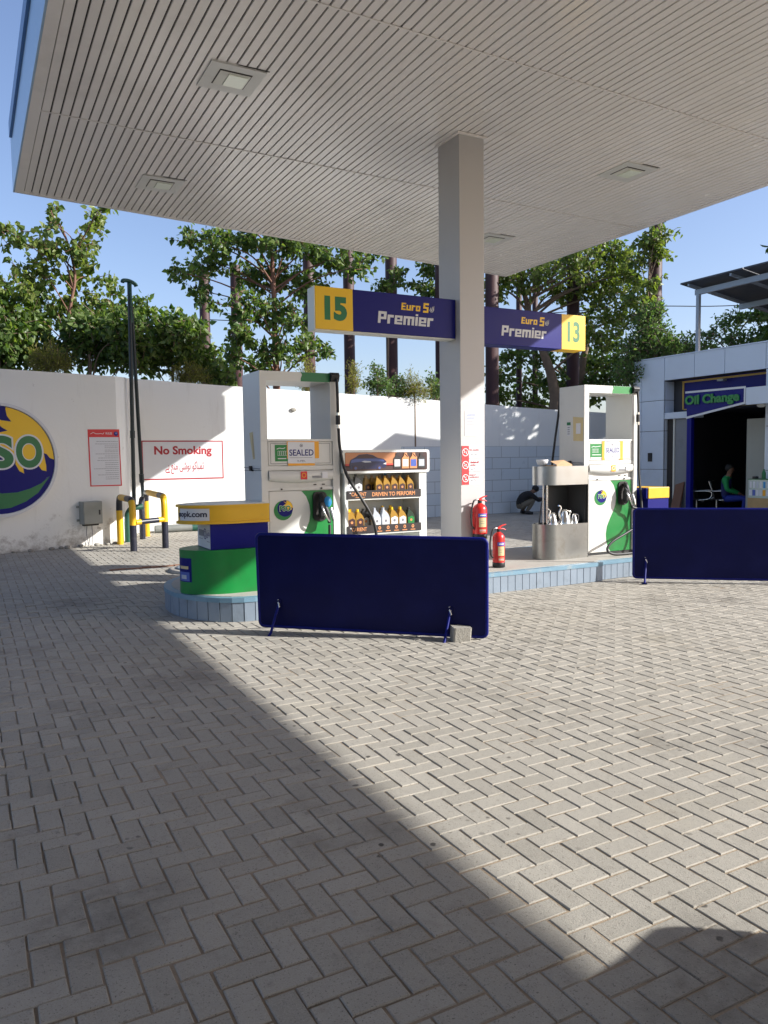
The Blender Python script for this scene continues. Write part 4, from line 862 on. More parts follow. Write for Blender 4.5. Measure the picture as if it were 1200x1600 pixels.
def bands(b, pts, r, segs):
    pts = curve3(pts, 6); L_ = [0]
    for p, q in zip(pts[:-1], pts[1:]): L_.append(L_[-1]+(q-p).length)
    T = L_[-1]
    for (f0, f1, m) in segs:
        q = [p for p, l in zip(pts, L_) if f0*T-1e-6 <= l <= f1*T+1e-6]
        def at_len(d):
            for i in range(len(pts)-1):
                if L_[i+1] >= d: return pts[i].lerp(pts[i+1], (d-L_[i])/max(1e-6, L_[i+1]-L_[i]))
            return pts[-1]
        q = [at_len(f0*T)]+[p for p, l in zip(pts, L_) if f0*T+.012 < l < f1*T-.012]+[at_len(f1*T)]
        b.tube(q, r, m, 14)
t = thing('pipe_guard', 'yellow and black tubular guard frame round the vent pipes in the corner', 'guard', (0, 0, 0))
Y_, K_ = yellow, blk_paint
def hoop(P, Q, h, segs):
    P, Q = Vector((*P, 0)), Vector((*Q, 0)); d = (Q-P); l = d.length; d.normalize(); z = Vector((0, 0, 1)); c = .17
    return [P, P+z*(h*.5), P+z*(h-c), P+z*(h-c*.3)+d*c*.3, P+z*h+d*c, P+z*h+d*(l*.5), P+z*h+d*(l-c), P+z*(h-c*.3)+d*(l-c*.3), P+z*(h-c)+d*l, P+z*h*.5+d*l, Q]
b = MB(); bands(b, hoop((2.50, 15.27), (2.51, 13.99), .90, 0), .058, ((0, .22, Y_), (.22, .36, K_), (.36, .56, Y_), (.56, .70, K_), (.70, .845, Y_), (.845, 1, K_))); b.build('hoop', t)
b = MB(); bands(b, hoop((3.25, 16.55), (3.10, 14.17), .93, 0), .058, ((0, .18, Y_), (.18, .31, K_), (.31, .66, Y_), (.66, .77, K_), (.77, .885, Y_), (.885, 1, K_))); b.build('hoop', t)
b = MB(); b.tube([(2.56, 13.995, .50), (2.65, 14.02, .505)], .05, Y_, 12); b.tube([(2.65, 14.02, .505), (2.97, 14.12, .515)], .048, K_, 12); b.tube([(2.97, 14.12, .515), (3.07, 14.16, .52)], .05, Y_, 12); b.build('crossbar', t)
b = MB(); b.tube(curve3([(2.70, 15.62, 0), (2.70, 15.62, .42), (2.73, 15.62, .58), (2.82, 15.63, .66), (3.0, 15.66, .68)], 5), .058, pipe_green, 14); tag(b.build('vent_elbow'), 'short green pipe elbow rising inside the yellow and black guard', 'pipe')
b = MB(); b.tube(curve3([(3.05, 16.0, 0), (3.05, 16.0, .55), (3.05, 16.03, .70), (3.08, 16.12, .78), (3.12, 16.3, .80)], 5), .058, blk_paint, 14); tag(b.build('vent_elbow'), 'short black pipe elbow behind the green one inside the guard', 'pipe')
b = MB(); b.tube([(3.55, 17.20, .085), (6.2, 17.20, .085)], .085, pipe_grey, 14); b.tube([(4.35, 17.20, .085), (4.50, 17.20, .085)], .0875, pipe_green, 14); tag(b.build('ground_pipe'), 'grey pipe lying on the ground along the foot of the sunlit wall', 'pipe')
b = MB(); b.lathe([(.52, 0), (.52, .035), (.50, .04), (.45, .04)], (2.98, 11.0, 0), island_top, 36); b.lathe([(.43, .0), (.43, .052), (.40, .055)], (2.98, 11.0, 0), plinth_blue, 36); tag(b.build('manhole_cover'), 'round concrete manhole cover painted pale blue on the paving', 'manhole')
# brick edging strip near the corner
b = MB()
for i in range(14):
    x = 1.75+i*.115; b.box(x, x+.108, 11.62+.02*math.sin(i*2.1), 11.70+.02*math.sin(i*1.7), -.02, .012+random.uniform(0, .008), mk('terracotta', (.30, .15, .09), .85, vary=.2) if i == 0 else MATS['terracotta'])
o = b.build('brick_edging'); struct(o)

# ================================================================== OIL CHANGE SHOP
def shop():
    t = thing('shop_building', 'flat roofed shop clad in pale grey panels with a dark open bay at the right', 'building', (0, 0, 0))
    b = MB()
    def panel(y0, y1, z0, z1, x=15.5):
        b.box(x, x+.03, y0+.006, y1-.006, z0+.006, z1-.006, cladding)
    zs = [0, 1.2, 2.17, 2.94, 4.0]
    for z0, z1 in zip(zs[:-1], zs[1:]): panel(13.94, 14.678, z0, z1); panel(14.678, 14.963, z0, z1)
    for z0, z1 in ((0, 1.2), (1.2, 2.17), (2.17, 2.94), (2.94, 3.42)): panel(10.4, 11.12, z0, z1); panel(9.4, 10.4, z0, z1)
    ys = [9.4, 10.3, 11.13, 12.18, 13.03, 13.94]
    for y0, y1 in zip(ys[:-1], ys[1:]): panel(y0, y1, 3.42, 4.0)
    for z0, z1 in zip(zs[:-1], zs[1:]): b.box(15.536, 15.84, 13.925, 13.9355, z0+.006, min(z1, 3.41)-.006, cladding); b.box(15.505, 24, 14.945, 14.963, z0+.006, z1-.006, cladding)
    b.box(15.5, 15.84, 13.02, 13.92, 2.462, 2.618, cladding)
    b.build('cladding', t, bevel=.003)
    b = MB()
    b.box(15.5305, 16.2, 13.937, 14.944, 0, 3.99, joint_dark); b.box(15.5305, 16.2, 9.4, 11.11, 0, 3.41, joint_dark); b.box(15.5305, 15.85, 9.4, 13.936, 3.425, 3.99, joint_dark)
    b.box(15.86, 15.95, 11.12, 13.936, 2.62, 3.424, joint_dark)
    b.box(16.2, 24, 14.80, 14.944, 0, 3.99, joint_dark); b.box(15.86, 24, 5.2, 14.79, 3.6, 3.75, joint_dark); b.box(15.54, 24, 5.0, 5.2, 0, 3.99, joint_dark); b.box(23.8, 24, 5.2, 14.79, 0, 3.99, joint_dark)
    b.box(15.53, 15.7, 5.2, 9.39, 0, 3.99, cladding)
    b.build('wall', t)
    b = MB(); b.box(15.49, 24.02, 14.70, 14.985, 4.0, 4.035, gap_dark); b.box(15.49, 15.85, 9.4, 14.69, 4.0, 4.03, cladding); b.build('roof_coping', t)
    b = MB(); b.box(15.835, 15.859, 11.13, 13.66, 2.645, 3.415, navy_sign); sg = b.build('blue_fascia_board', t)
    b = MB(); b.box(15.815, 15.834, 11.13, 13.655, 3.345, 3.39, gold); b.box(15.815, 15.834, 13.60, 13.645, 2.69, 3.344, gold); b.box(15.815, 15.834, 11.13, 13.599, 2.66, 2.70, gold); b.build('gold_border', sg)
    b = MB(); b.box(15.62, 15.76, 12.32, 12.48, 3.28, 3.32, box_grey); b.build('floodlight', t)
    b = MB(); b.box(15.60, 15.63, 13.25, 13.69, 0, 2.46, shutter_grey); b.box(15.57, 15.60, 13.66, 13.70, 0, 2.46, cream_metal); b.build('grey_shutter', t)
    b = MB(); b.box(15.62, 15.66, 13.70, 13.93, 0, 2.46, gap_dark); b.build('dark_doorway', t)  # dark sheet filling the doorway opening
    b = MB(); b.box(15.46, 15.56, 13.06, 13.19, 0, 2.46, blue_post); b.build('blue_post', t)
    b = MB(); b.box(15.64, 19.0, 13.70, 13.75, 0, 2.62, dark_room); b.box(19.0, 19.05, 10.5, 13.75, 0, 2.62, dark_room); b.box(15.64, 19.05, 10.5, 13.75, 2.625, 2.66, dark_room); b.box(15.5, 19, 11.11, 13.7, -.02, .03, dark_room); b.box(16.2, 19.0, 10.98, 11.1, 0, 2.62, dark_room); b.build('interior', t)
    b = MB(); b.box(15.72, 15.76, 11.121, 11.73, .0, 2.36, box_grey); b.box(15.70, 15.72, 11.22, 11.26, .0, 2.36, cream_metal); b.build('pale_panel', t)
    b = MB(); b.box(15.47, 15.499, 14.30, 14.42, 1.40, 1.62, black); b.build('socket', t)
shop()
t = thing('shop_sign', 'tapered blue sign board with green Oil Change lettering projecting from the shop', 'sign', (0, 0, 0))
b = MB(); b.prism([(12.66, 2.99), (11.12, 2.99), (11.12, 2.67), (12.63, 2.41)], 14.80, 14.90, navy_sign, 'yz'); b.build('board', t)
b = MB(); F = Face(b, (14.80, 0, 0), (0, 1, 0), (0, 0, 1), (-1, 0, 0)); F.E = .004
F.poly([(12.68, 2.985), (12.68, 3.03), (11.09, 3.02), (11.09, 2.975)], sign_white, 1); F.poly([(12.68, 2.44), (12.64, 2.395), (11.09, 2.645), (11.09, 2.69)], sign_white, 1); F.rect(11.09, 11.13, 2.66, 3.0, sign_white, 1.2)
b.build('white_border', t)
vs, fs, d = glyphs('Oil Change', .045); b = MB(); n = len(vs)
P_ = [(14.765, 12.665-1.44*x, 2.655+.27*y) for x, y in vs]; b.add(P_, fs, green)
b.add([(p[0]+.03, p[1], p[2]) for p in P_], [f[::-1] for f in fs], dk_green)
from collections import Counter
ec = Counter();
for f in fs:
    for i in range(len(f)): ec[tuple(sorted((f[i], f[(i+1) % len(f)])))] += 1
b.add(P_+[(p[0]+.03, p[1], p[2]) for p in P_], [(e[0], e[1], e[1]+n, e[0]+n) for e, c in ec.items() if c == 1], dk_green)
b.build('lettering', t)
b = MB(); b.box(14.80, 14.86, 9.4, 11.085, 2.62, 2.985, cladding); b.box(14.91, 15.49, 9.4, 12.6, 2.66, 2.98, cream_metal); b.build('canopy_box', t)
b = MB(); b.lathe([(.05, 0), (.09, .03), (.09, .06)], (0, 0, 0), cream_metal, 14); o = b.build('round_lamp', None, loc=(15.2, 11.0, 2.57)); tag(o, 'small round pale lamp under the shop sign canopy', 'lamp')

def solar():
    t = thing('solar_roof', 'tilted solar panel roof on grey steel posts above the shop', 'solar roof', (0, 0, 0))
    z = lambda x: 5.62-.13*(x-15.2)
    b = MB()
    for i in range(4):
        for j in range(3):
            x0 = 15.2+i*1.06; y1 = 13.22-j*1.72; x1 = x0+1.03; y0 = y1-1.69
            b.add([(x0, y0, z(x0)), (x1, y0, z(x1)), (x1, y1, z(x1)), (x0, y1, z(x0)), (x0, y0, z(x0)+.035), (x1, y0, z(x1)+.035), (x1, y1, z(x1)+.035), (x0, y1, z(x0)+.035)], [(3, 2, 1, 0), (4, 5, 6, 7), (0, 1, 5, 4), (1, 2, 6, 5), (2, 3, 7, 6), (3, 0, 4, 7)], panel_back)
    b.build('solar_panels', t)
    b = MB()
    for y in [13.0-k*1.15 for k in range(5)]: b.add([(15.25, y, z(15.25)-.06), (19.35, y, z(19.35)-.06), (19.35, y+.05, z(19.35)-.06), (15.25, y+.05, z(15.25)-.06), (15.25, y, z(15.25)-.003), (19.35, y, z(19.35)-.003), (19.35, y+.05, z(19.35)-.003), (15.25, y+.05, z(15.25)-.003)], [(3, 2, 1, 0), (4, 5, 6, 7), (0, 1, 5, 4), (1, 2, 6, 5), (2, 3, 7, 6), (3, 0, 4, 7)], galv)
    for x in (15.6, 17.2, 18.9): b.box(x-.04, x+.04, 8.15, 13.1, z(x)-.19, z(x)-.065, galv)
    b.build('rafters', t)
    b = MB()
    for x in (15.6, 18.9):
        for y in (13.02, 10.55, 8.3):
            b = MB(); b.box(x-.04, x+.04, y-.04, y+.04, 4.03 if x < 16 else 3.75, z(x)-.19, galv); b.build('post', t)
solar()
def chair(loc, rz, label):
    t = thing('waiting_chair', label, 'chair', loc, rz, 'black waiting chairs in the shop')
    b = MB(); b.box(-.22, .22, -.23, .23, .42, .45, black); b.build('seat', t, bevel=.01)
    b = MB(); b.prism([(-.22, .45), (-.19, .45), (-.30, .88), (-.33, .88)], -.23, .23, black, 'xz'); b.build('backrest', t, bevel=.006)
    for y in (-.25, .25):
        b = MB(); b.tube(curve3([(-.34, y, .88), (-.26, y, .66), (-.20, y, .64), (.12, y, .64), (.20, y, .58), (.14, y, .46), (-.1, y, .42)], 5), .014, chrome, 8); b.build('armrest', t)
    b = MB(); b.tube([(-.2, 0, .41), (-.2, 0, .02)], .03, chrome, 8); b.tube([(-.25, 0, .02), (.25, 0, .02)], .025, chrome, 8); b.box(-.03, .03, -.3, .3, .38, .415, gap_dark); b.build('leg', t)
FACE = R(-62)
chair((15.98, 13.05, .03), FACE, 'black waiting chair with chrome arms nearest the blue post')
chair((16.30, 12.72, .03), FACE, 'black waiting chair right beside the seated man')
t = thing('display_counter', 'glass topped counter with papers over a wooden base inside the shop bay', 'counter', (15.18, 10.66, .0))
b = MB(); b.box(0, .5, 0, .62, 0, .60, wood); b.build('base', t, bevel=.005); b = MB(); b.box(.01, .49, .01, .61, .60, 1.0, glass_case); b.box(0, .5, 0, .62, 1.0005, 1.015, dk_green); b.build('glass_case', t)
b = MB(); F = Face(b, (.01, .61, .60), (0, -1, 0), (0, 0, 1), (-1, 0, 0))
for q in range(7): F.rect(.02+q*.083, .09+q*.083, .05, .18, [paper, lt_blue, paper, sign_white, orange, paper, silver_pl][q], 1); F.rect(.03+q*.083, .085+q*.083, .22, .36, [sign_white, paper, silver_pl, paper, cyan, paper, paper][q], 1)
b.build('goods', t)
b = MB(); b.lathe([(.04, 0), (.042, .12), (.03, .16), (.018, .18), (.018, .21)], (0, 0, 0), dk_green, 12); tag(b.build('bottle', None, loc=(15.36, 11.02, 1.017)), 'dark green bottle standing on the shop counter', 'bottle')
b = MB(); b.box(-.05, .05, -.04, .04, 0, .05, black); b.box(-.03, .03, -.03, .03, .05, .062, inkgrey); tag(b.build('card_reader', None, loc=(15.30, 11.18, 1.017)), 'small black device lying on the shop counter', 'device')
b = MB(); b.add([(15.36, 13.35, 0), (15.36, 13.62, 0), (15.58, 13.62, .82), (15.58, 13.35, .90), (15.40, 13.35, 0), (15.40, 13.62, 0), (15.62, 13.62, .82), (15.62, 13.35, .90)], [(0, 1, 2, 3), (7, 6, 5, 4), (0, 4, 5, 1), (1, 5, 6, 2), (2, 6, 7, 3), (3, 7, 4, 0)], brown_board); tag(b.build('brown_board'), 'brown board leaning against the grey shutter of the shop', 'board')

# ================================================================== PEOPLE
def skinmesh(name, V_, E_, mat, parent, sub=2):
    me = bpy.data.meshes.new(name); me.from_pydata([v[:3] for v in V_], E_, []); o = bpy.data.objects.new(name, me); COL.objects.link(o); o.parent = parent
    me.materials.append(mat)
    o.modifiers.new('skin', 'SKIN'); s = o.modifiers.new('sub', 'SUBSURF'); s.levels = sub; s.render_levels = sub
    lay = me.skin_vertices[0].data if len(me.skin_vertices) else None
    if lay is None: bpy.context.view_layer.objects.active = o; bpy.ops.mesh.customdata_skin_add(); lay = me.skin_vertices[0].data
    for i, v in enumerate(V_): r = v[3]; lay[i].radius = (r, v[4] if len(v) > 4 else r); lay[i].use_root = (i == 0)
    for p in me.polygons: p.use_smooth = True
    o.modifiers['skin'].use_smooth_shade = True
    return o
def person(name, label, loc, rz, J, shirt, trousers, beard=False, vest=None, group=None):
    t = thing('person', label, 'person', loc, rz, group)
    V_ = []; E_ = []; ix = {}
    def add(k, p, r, link=None):
        ix[k] = len(V_); V_.append((*p, *(r if isinstance(r, tuple) else (r,))))
        if link is not None: E_.append((ix[link], ix[k]))
    add('pelvis', J['pelvis'], (.13, .11)); add('waist', J['waist'], (.125, .10), 'pelvis'); add('chest', J['chest'], (.15, .11), 'waist'); add('neck0', J['neck'], .055, 'chest')
    H = Vector(J['head']); N_ = Vector(J['neck']); up = (H-N_).normalized(); fw = Vector(J.get('face', (1, 0, 0))).normalized()
    add('jaw', H-up*.065+fw*.018, (.060, .070), 'neck0'); add('brow', H+up*.02+fw*.004, (.074, .092), 'jaw'); add('crown', H+up*.085-fw*.005, (.055, .07), 'brow')
    add('nose', H-up*.02+fw*.105, (.012, .014), 'brow')
    for s in ('L', 'R'):
        sg = 1 if s == 'L' else -1
        add('ear'+s, H+Vector((-.005, 0, 0))+up*-.01+fw.cross(up)*-.082*sg, (.010, .022), 'brow')
        add('sh'+s, J['sh'+s], .062, 'chest'); add('el'+s, J['el'+s], .043, 'sh'+s); add('wr'+s, J['wr'+s], .029, 'el'+s)
        w_ = Vector(J['wr'+s]); d = (w_-Vector(J['el'+s])).normalized(); sd = d.cross(Vector((0, 0, 1))).normalized(); dn = sd.cross(d)
        add('palm'+s, w_+d*.06, (.034, .018), 'wr'+s)
        for q, (o_, ln) in enumerate(((-.030, .068), (-.010, .078), (.010, .074), (.029, .058))):
            add('f%d'%q+s, w_+d*.10+sd*o_, .0095, 'palm'+s); add('g%d'%q+s, w_+d*(.10+ln*.55)+sd*o_*1.1+dn*.012*-1, .0085, 'f%d'%q+s); add('h%d'%q+s, w_+d*(.10+ln*.8)+sd*o_*1.1-dn*.034, .0075, 'g%d'%q+s)
        add('th'+s, w_+d*.055+sd*.042*sg, .011, 'palm'+s); add('ti'+s, w_+d*.095+sd*.060*sg-dn*.012, .009, 'th'+s)
        add('hip'+s, J['hip'+s], .085, 'pelvis'); add('kn'+s, J['kn'+s], .056, 'hip'+s); add('an'+s, J['an'+s], .038, 'kn'+s); add('toe'+s, J['toe'+s], (.042, .03), 'an'+s)
    o = skinmesh('body', V_, E_, skin, t); bpy.context.view_layer.update()
    me = bpy.data.meshes.new_from_object(o.evaluated_get(bpy.context.evaluated_depsgraph_get())); o.modifiers.clear(); o.data = me
    if not me.materials: me.materials.append(skin)
    nm = {v: k for k, v in ix.items()}; segs = [(nm[a], nm[c], Vector(V_[a][:3]), Vector(V_[c][:3]), max(V_[a][3:]), max(V_[c][3:])) for a, c in E_]
    def owner(p):
        best = None
        for a, c, A_, C_, ra, rc in segs:
            d = C_-A_; u = max(0, min(1, (p-A_).dot(d)/max(1e-9, d.length_squared))); q = (p-A_-d*u).length/(ra+(rc-ra)*u)
            if best is None or q < best[0]: best = (q, a, c, u)
        return best[1:]
    own = [owner(f.center) for f in me.polygons]
    def cloth(name_, test, off, mat):
        keep = [f for f, w_ in zip(me.polygons, own) if test(*w_)]; mp = {}; vs = []; fs = []
        for f in keep:
            q = []
            for vi in f.vertices:
                if vi not in mp: mp[vi] = len(vs); vs.append(me.vertices[vi].co+me.vertices[vi].normal*off)
                q.append(mp[vi])
            fs.append(q)
        b = MB(); b.add(vs, fs, mat, True); b.build(name_, t)
    up_ = lambda a, c, u: (a, c) in (('pelvis', 'waist'), ('waist', 'chest')) or c[:2] in ('sh', 'el') or (c[:2] == 'wr' and u < .93) or (c == 'neck0' and u < .75)
    lo_ = lambda a, c, u: c[:3] == 'hip' or c[:2] == 'kn' or (c[:2] == 'an' and u < .95)
    cloth('shirt', up_, .011, shirt); cloth('trousers', lo_, .013, trousers)
    if vest: cloth('vest', lambda a, c, u: (a, c) in (('pelvis', 'waist'), ('waist', 'chest')) or (c[:2] == 'sh' and u < .55) or (c == 'neck0' and u < .6), .02, vest)
    for s in ('L', 'R'):
        b = MB(); a, e = Vector(V_[ix['an'+s]][:3]), Vector(V_[ix['toe'+s]][:3]); b.tube([a+Vector((-.03, 0, -.02)), a.lerp(e, .5)+Vector((0, 0, -.01)), e+Vector((.02, 0, 0))], [.05, .05, .035], black, 10); b.build('shoe', t)
    b = MB(); c = H+up*.035-fw*.018
    b.ball((0, 0, 0), .098, hair, 16, 9, (1.02, .86, .98)); o = b.build('hair', t, loc=c+up*.012-fw*.014)
    b = MB(); sd = fw.cross(up)
    for g_ in (-1, 1): b.ball(H+up*.012+fw*.088+sd*.032*g_, .011, ink, 8, 5)
    b.ball(H-up*.062+fw*.085, .014, skin, 8, 5, (.6, 1.6, .5)); b.build('eyes', t)
    if beard: b = MB(); b.ball((0, 0, 0), .058, hair, 12, 8, (.85, 1.0, .8)); b.build('beard', t, loc=H-up*.085+fw*.045)
    return t
sit = dict(pelvis=(0, 0, .50), waist=(-.01, 0, .66), chest=(.01, 0, .86), neck=(.04, 0, 1.03), head=(.075, 0, 1.17), face=(1, .15, -.05), shL=(0, .19, .96), elL=(.05, .27, .70), wrL=(.27, .16, .60), shR=(0, -.19, .96), elR=(.06, -.26, .70), wrR=(.28, -.12, .62),
           hipL=(.02, .09, .49), knL=(.44, .13, .50), anL=(.42, .13, .09), toeL=(.57, .14, .04), hipR=(.02, -.09, .49), knR=(.44, -.12, .50), anR=(.40, -.12, .09), toeR=(.55, -.13, .04))
person('man', 'bearded man in a navy vest over green sleeves sitting inside the shop bay', (16.02, 12.48, .02), FACE, sit, cloth_green, cloth_blue, True, cloth_navy)
squat = dict(pelvis=(-.16, 0, .24), waist=(-.10, 0, .38), chest=(.07, 0, .52), neck=(.22, 0, .60), head=(.34, 0, .66), face=(1, 0, -.35), shL=(.13, .19, .54), elL=(.33, .24, .40), wrL=(.50, .12, .42), shR=(.13, -.19, .54), elR=(.33, -.24, .38), wrR=(.50, -.10, .40),
             hipL=(-.12, .10, .23), knL=(.24, .17, .42), anL=(.02, .14, .08), toeL=(.17, .16, .035), hipR=(-.12, -.10, .23), knR=(.24, -.17, .42), anR=(.02, -.14, .08), toeR=(.17, -.16, .035))
person('man', 'man in black squatting with his back hunched by the tiled wall', (13.30, 16.75, .0), R(-12), squat, cloth_black, cloth_olive)
sit2 = dict(squat); sit2.update(chest=(.0, 0, .56), neck=(.07, 0, .70), head=(.12, 0, .81), shL=(.03, .19, .63), shR=(.03, -.19, .63), elL=(.22, .25, .44), elR=(.22, -.25, .44))
person('man', 'person in grey clothes squatting beyond the thin posts of the steel unit', (14.75, 16.72, .0), R(172), sit2, cloth_grey, cloth_grey)

# ================================================================== STEEL POLES, CABLE
for i, (px, dist, w_, zt, lab) in enumerate(((323, 27, .35, 8.15, 'rusty steel pole farthest to the left, its flat top in open sky'), (372, 27, .36, 8.2, 'rusty steel pole half wrapped in leaves beside the leftmost pole'), (485, 26, .36, 8.3, 'rusty steel pole hidden behind the yellow 15 panel'),
        (547, 25, .35, 8.3, 'rusty steel pole rising behind the blue part of sign 15'), (613, 24.2, .36, 8.3, 'rusty steel pole with a tuft of leaves left of the column'), (690, 23.5, .36, 8.3, 'rusty steel pole half hidden behind the column'),
        (769, 23.0, .39, 8.3, 'reddish steel pole just right of the column'), (811, 27, .20, 8.3, 'thin dark pole below sign 13, the left one of two'), (836, 28, .20, 8.3, 'thin dark pole below sign 13, beside the leaning tree trunk'), (895, 25, .40, 8.3, 'rusty steel pole inside the crown above the 13 panel'), (1022, 21.8, .36, 8.0, 'tall brown steel pole at the right with leaves round its top'))):
    p = at(px, 600, dist); b = MB(); b.tube([(p.x, p.y, -.05), (p.x, p.y, 3.2), (p.x, p.y, 3.2), (p.x, p.y, zt)], [w_/2]*4, rust, 18); b.tube([(p.x, p.y, 3.1), (p.x, p.y, 3.16)], w_/2*1.05, rust, 18); b.tube([(p.x, p.y, 5.9), (p.x, p.y, 5.95)], w_/2*1.04, rust, 18)
    tag(b.build('steel_pole'), lab, 'pole', 'row of steel poles behind the wall')
for (q, lab) in (([at(-80, 468, 30), at(240, 494, 31), at(420, 502, 31), at(700, 500, 31), at(985, 480, 30), at(1130, 478, 30), at(1330, 468, 30)], 'thin black cable strung across the sky behind the poles'),):
    b = MB(); b.tube(curve3(q, 8), .018, cable_m, 6); tag(b.build('overhead_cable'), lab, 'cable')

# ================================================================== TREES
def leaves(name, parent, pts, dirs, size, mat, width=.62, jit=.35, droop=.35):
    n = len(pts); P_ = np.array(pts); D = np.array(dirs)+rng.normal(0, jit, (n, 3)); D[:, 2] -= droop; D /= np.linalg.norm(D, axis=1)[:, None]
    A = rng.normal(0, 1, (n, 3)); A[:, 2] *= .5; S = np.cross(D, A); S /= np.linalg.norm(S, axis=1)[:, None]; Nn = np.cross(S, D)
    L_ = (size*rng.uniform(.6, 1.25, n))[:, None]; Wd = L_*width*.5
    v = np.stack([P_, P_+D*L_*.30+S*Wd+Nn*L_*.10, P_+D*L_*.62+S*Wd*.66+Nn*L_*.06, P_+D*L_-Nn*L_*.10, P_+D*L_*.62-S*Wd*.66+Nn*L_*.06, P_+D*L_*.30-S*Wd+Nn*L_*.10], 1).reshape(-1, 3)
    base = np.arange(n)[:, None]*6; f = np.concatenate([base+np.array([[0, 1, 2, 3]]), base+np.array([[0, 3, 4, 5]])], 0)
    me = bpy.data.meshes.new(name); me.from_pydata(v.tolist(), [], f.tolist()); me.materials.append(mat)
    tone = np.clip(rng.normal(.42, .26, n), 0, 1); a = me.attributes.new('tone', 'FLOAT', 'FACE'); a.data.foreach_set('value', np.concatenate([tone, tone]).astype(np.float32)); me.update()
    o = bpy.data.objects.new(name, me); COL.objects.link(o); o.parent = parent; return o
def tree(name, label, cat, dist, trunk, clusters, size, mat, barkm=bark, tr=.14, group=None, ddepth=1.0, limbs=True, twig=.010, per=9, width=.62, droop=.35, spray=.38, dens=1.7):
    """trunk: list of (px, py) from the ground up; clusters: (px, py, rx, ry, leaves) or with a depth offset"""
    T = [at(px, py, dist) for px, py in trunk]; T0 = Vector((T[0].x, T[0].y, -.05)); path = curve3([T0]+T, 6)
    t = thing(name, label, cat, T0, 0, group); off = T0
    k = len(path); b = MB(); b.tube([p-off for p in path], [tr*(1-.65*i/(k-1)) for i in range(k)], barkm, 10); b.build('trunk', t)
    br = MB(); pts = []; dirs = []
    for c in clusters:
        px, py, rx, ry, n = c[:5]; n = int(n*dens); dz = c[5] if len(c) > 5 else random.uniform(-1, 1)*ddepth; dd = dist+dz; ctr = at(px, py, dd); sx, sz = rx*dd/FPX, ry*dd/FPX; sy = (sx+sz)/2
        a = min(path, key=lambda p: (p-ctr).length+max(0, p.z-ctr.z+.9)*2.5)
        if limbs:
            mid = a.lerp(ctr, .5)+Vector((random.uniform(-.2, .2), random.uniform(-.2, .2), .18)); q = curve3([a, mid, ctr], 5); br.tube([p-off for p in q], [tr*.20*(1-.8*i/(len(q)-1))+.006 for i in range(len(q))], barkm, 6)
        ns = max(3, n//per)
        for _ in range(ns):
            u = Vector(rng.normal(0, 1, 3)).normalized()*(random.random()**.45); p = ctr+Vector((CR.x*u.x*sx-CR.y*u.y*sy, CR.y*u.x*sx+CR.x*u.y*sy, u.z*sz))
            d = ((p-ctr).normalized()*.8+Vector(rng.normal(0, .5, 3))+Vector((0, 0, .25))).normalized(); ln = spray*random.uniform(.5, 1.2)
            br.tube([p-off-d*ln*.6, p-off+d*ln*.1, p-off+d*ln*.55], [twig, twig*.7, twig*.4], barkm, 4, False)
            for j in range(per):
                f = j/per; pts.append(p-off+d*ln*(f*1.2-.55)+Vector(rng.normal(0, .05, 3))); sd = Vector(rng.normal(0, 1, 3)); dirs.append((d*.4+sd*.7))
    br.build('branches', t); leaves('crown', t, pts, dirs, size, mat, width, droop=droop); return t
tree('peepal_tree', 'young peepal tree with bright loose sprays rising from the left hedge', 'tree', 18.5, [(102, 560), (110, 480), (117, 430), (104, 375), (88, 340)],
     [(82, 325, 9, 16, 45), (85, 350, 8, 14, 30), (70, 372, 12, 12, 36), (88, 395, 30, 24, 140), (150, 345, 22, 20, 110), (130, 385, 26, 26, 150), (160, 320, 10, 12, 40), (28, 372, 30, 14, 100), (8, 360, 16, 12, 50), (52, 420, 34, 26, 190), (140, 430, 34, 30, 240), (72, 470, 44, 36, 320), (130, 490, 44, 40, 340), (175, 470, 26, 34, 170), (30, 455, 30, 28, 150)], .165, leaf_peepal, bark_red, .05, width=.78, droop=.75, dens=1.0)
for (lab, dist, trunk, cl, mat, sz) in (
    ('dense leafy shrub filling the far left corner above the wall', 17.6, [(0, 575), (0, 520)], [(-20, 470, 40, 40, 300), (5, 520, 45, 40, 380), (-10, 560, 45, 30, 300), (45, 545, 40, 34, 330), (40, 500, 36, 30, 260)], leaf_dark, .18),
    ('broad leafy shrub behind the left wall under the young tree', 17.9, [(140, 575), (142, 520)], [(110, 540, 45, 34, 400), (165, 545, 40, 32, 360), (150, 510, 44, 30, 360), (200, 520, 36, 36, 330), (215, 555, 36, 26, 280), (222, 490, 22, 24, 130)], leaf_dark, .17),
    ('rounded leafy shrub behind the wall right of the vent pipes', 18.6, [(270, 590), (270, 530)], [(262, 520, 38, 30, 360), (290, 545, 34, 34, 360), (240, 560, 34, 24, 260), (325, 565, 24, 24, 200), (345, 588, 24, 14, 160), (300, 515, 22, 14, 150), (275, 500, 20, 12, 90)], leaf_dark, .17)):
    tree('shrub', lab, 'shrub', dist, trunk, cl, sz, mat, tr=.05, ddepth=.6, width=.7, droop=.5)
for (lab, dist, px, py, rx, ry, n) in (('feathery yellow green bush on the left wall below the young tree', 17.0, 78, 562, 34, 22, 900), ('feathery yellow green bush on the wall right of the vent pipes', 18.0, 298, 585, 30, 15, 700), ('wispy pale conifer beside the left pump top', 19.2, 481, 588, 14, 28, 420), ('wispy pale conifer rising right of the left pump', 19.6, 553, 588, 9, 26, 260)):
    tree('conifer_shrub', lab, 'shrub', dist, [(px, py+ry), (px, py)], [(px, py, rx, ry, n, 0), (px-rx*.4, py+ry*.4, rx*.7, ry*.6, n//3, 0), (px+rx*.3, py+ry*.5, rx*.8, ry*.5, n//3, 0)], .075, leaf_yellow, tr=.03, limbs=False, width=.22, droop=-.6, spray=.25, twig=.004)
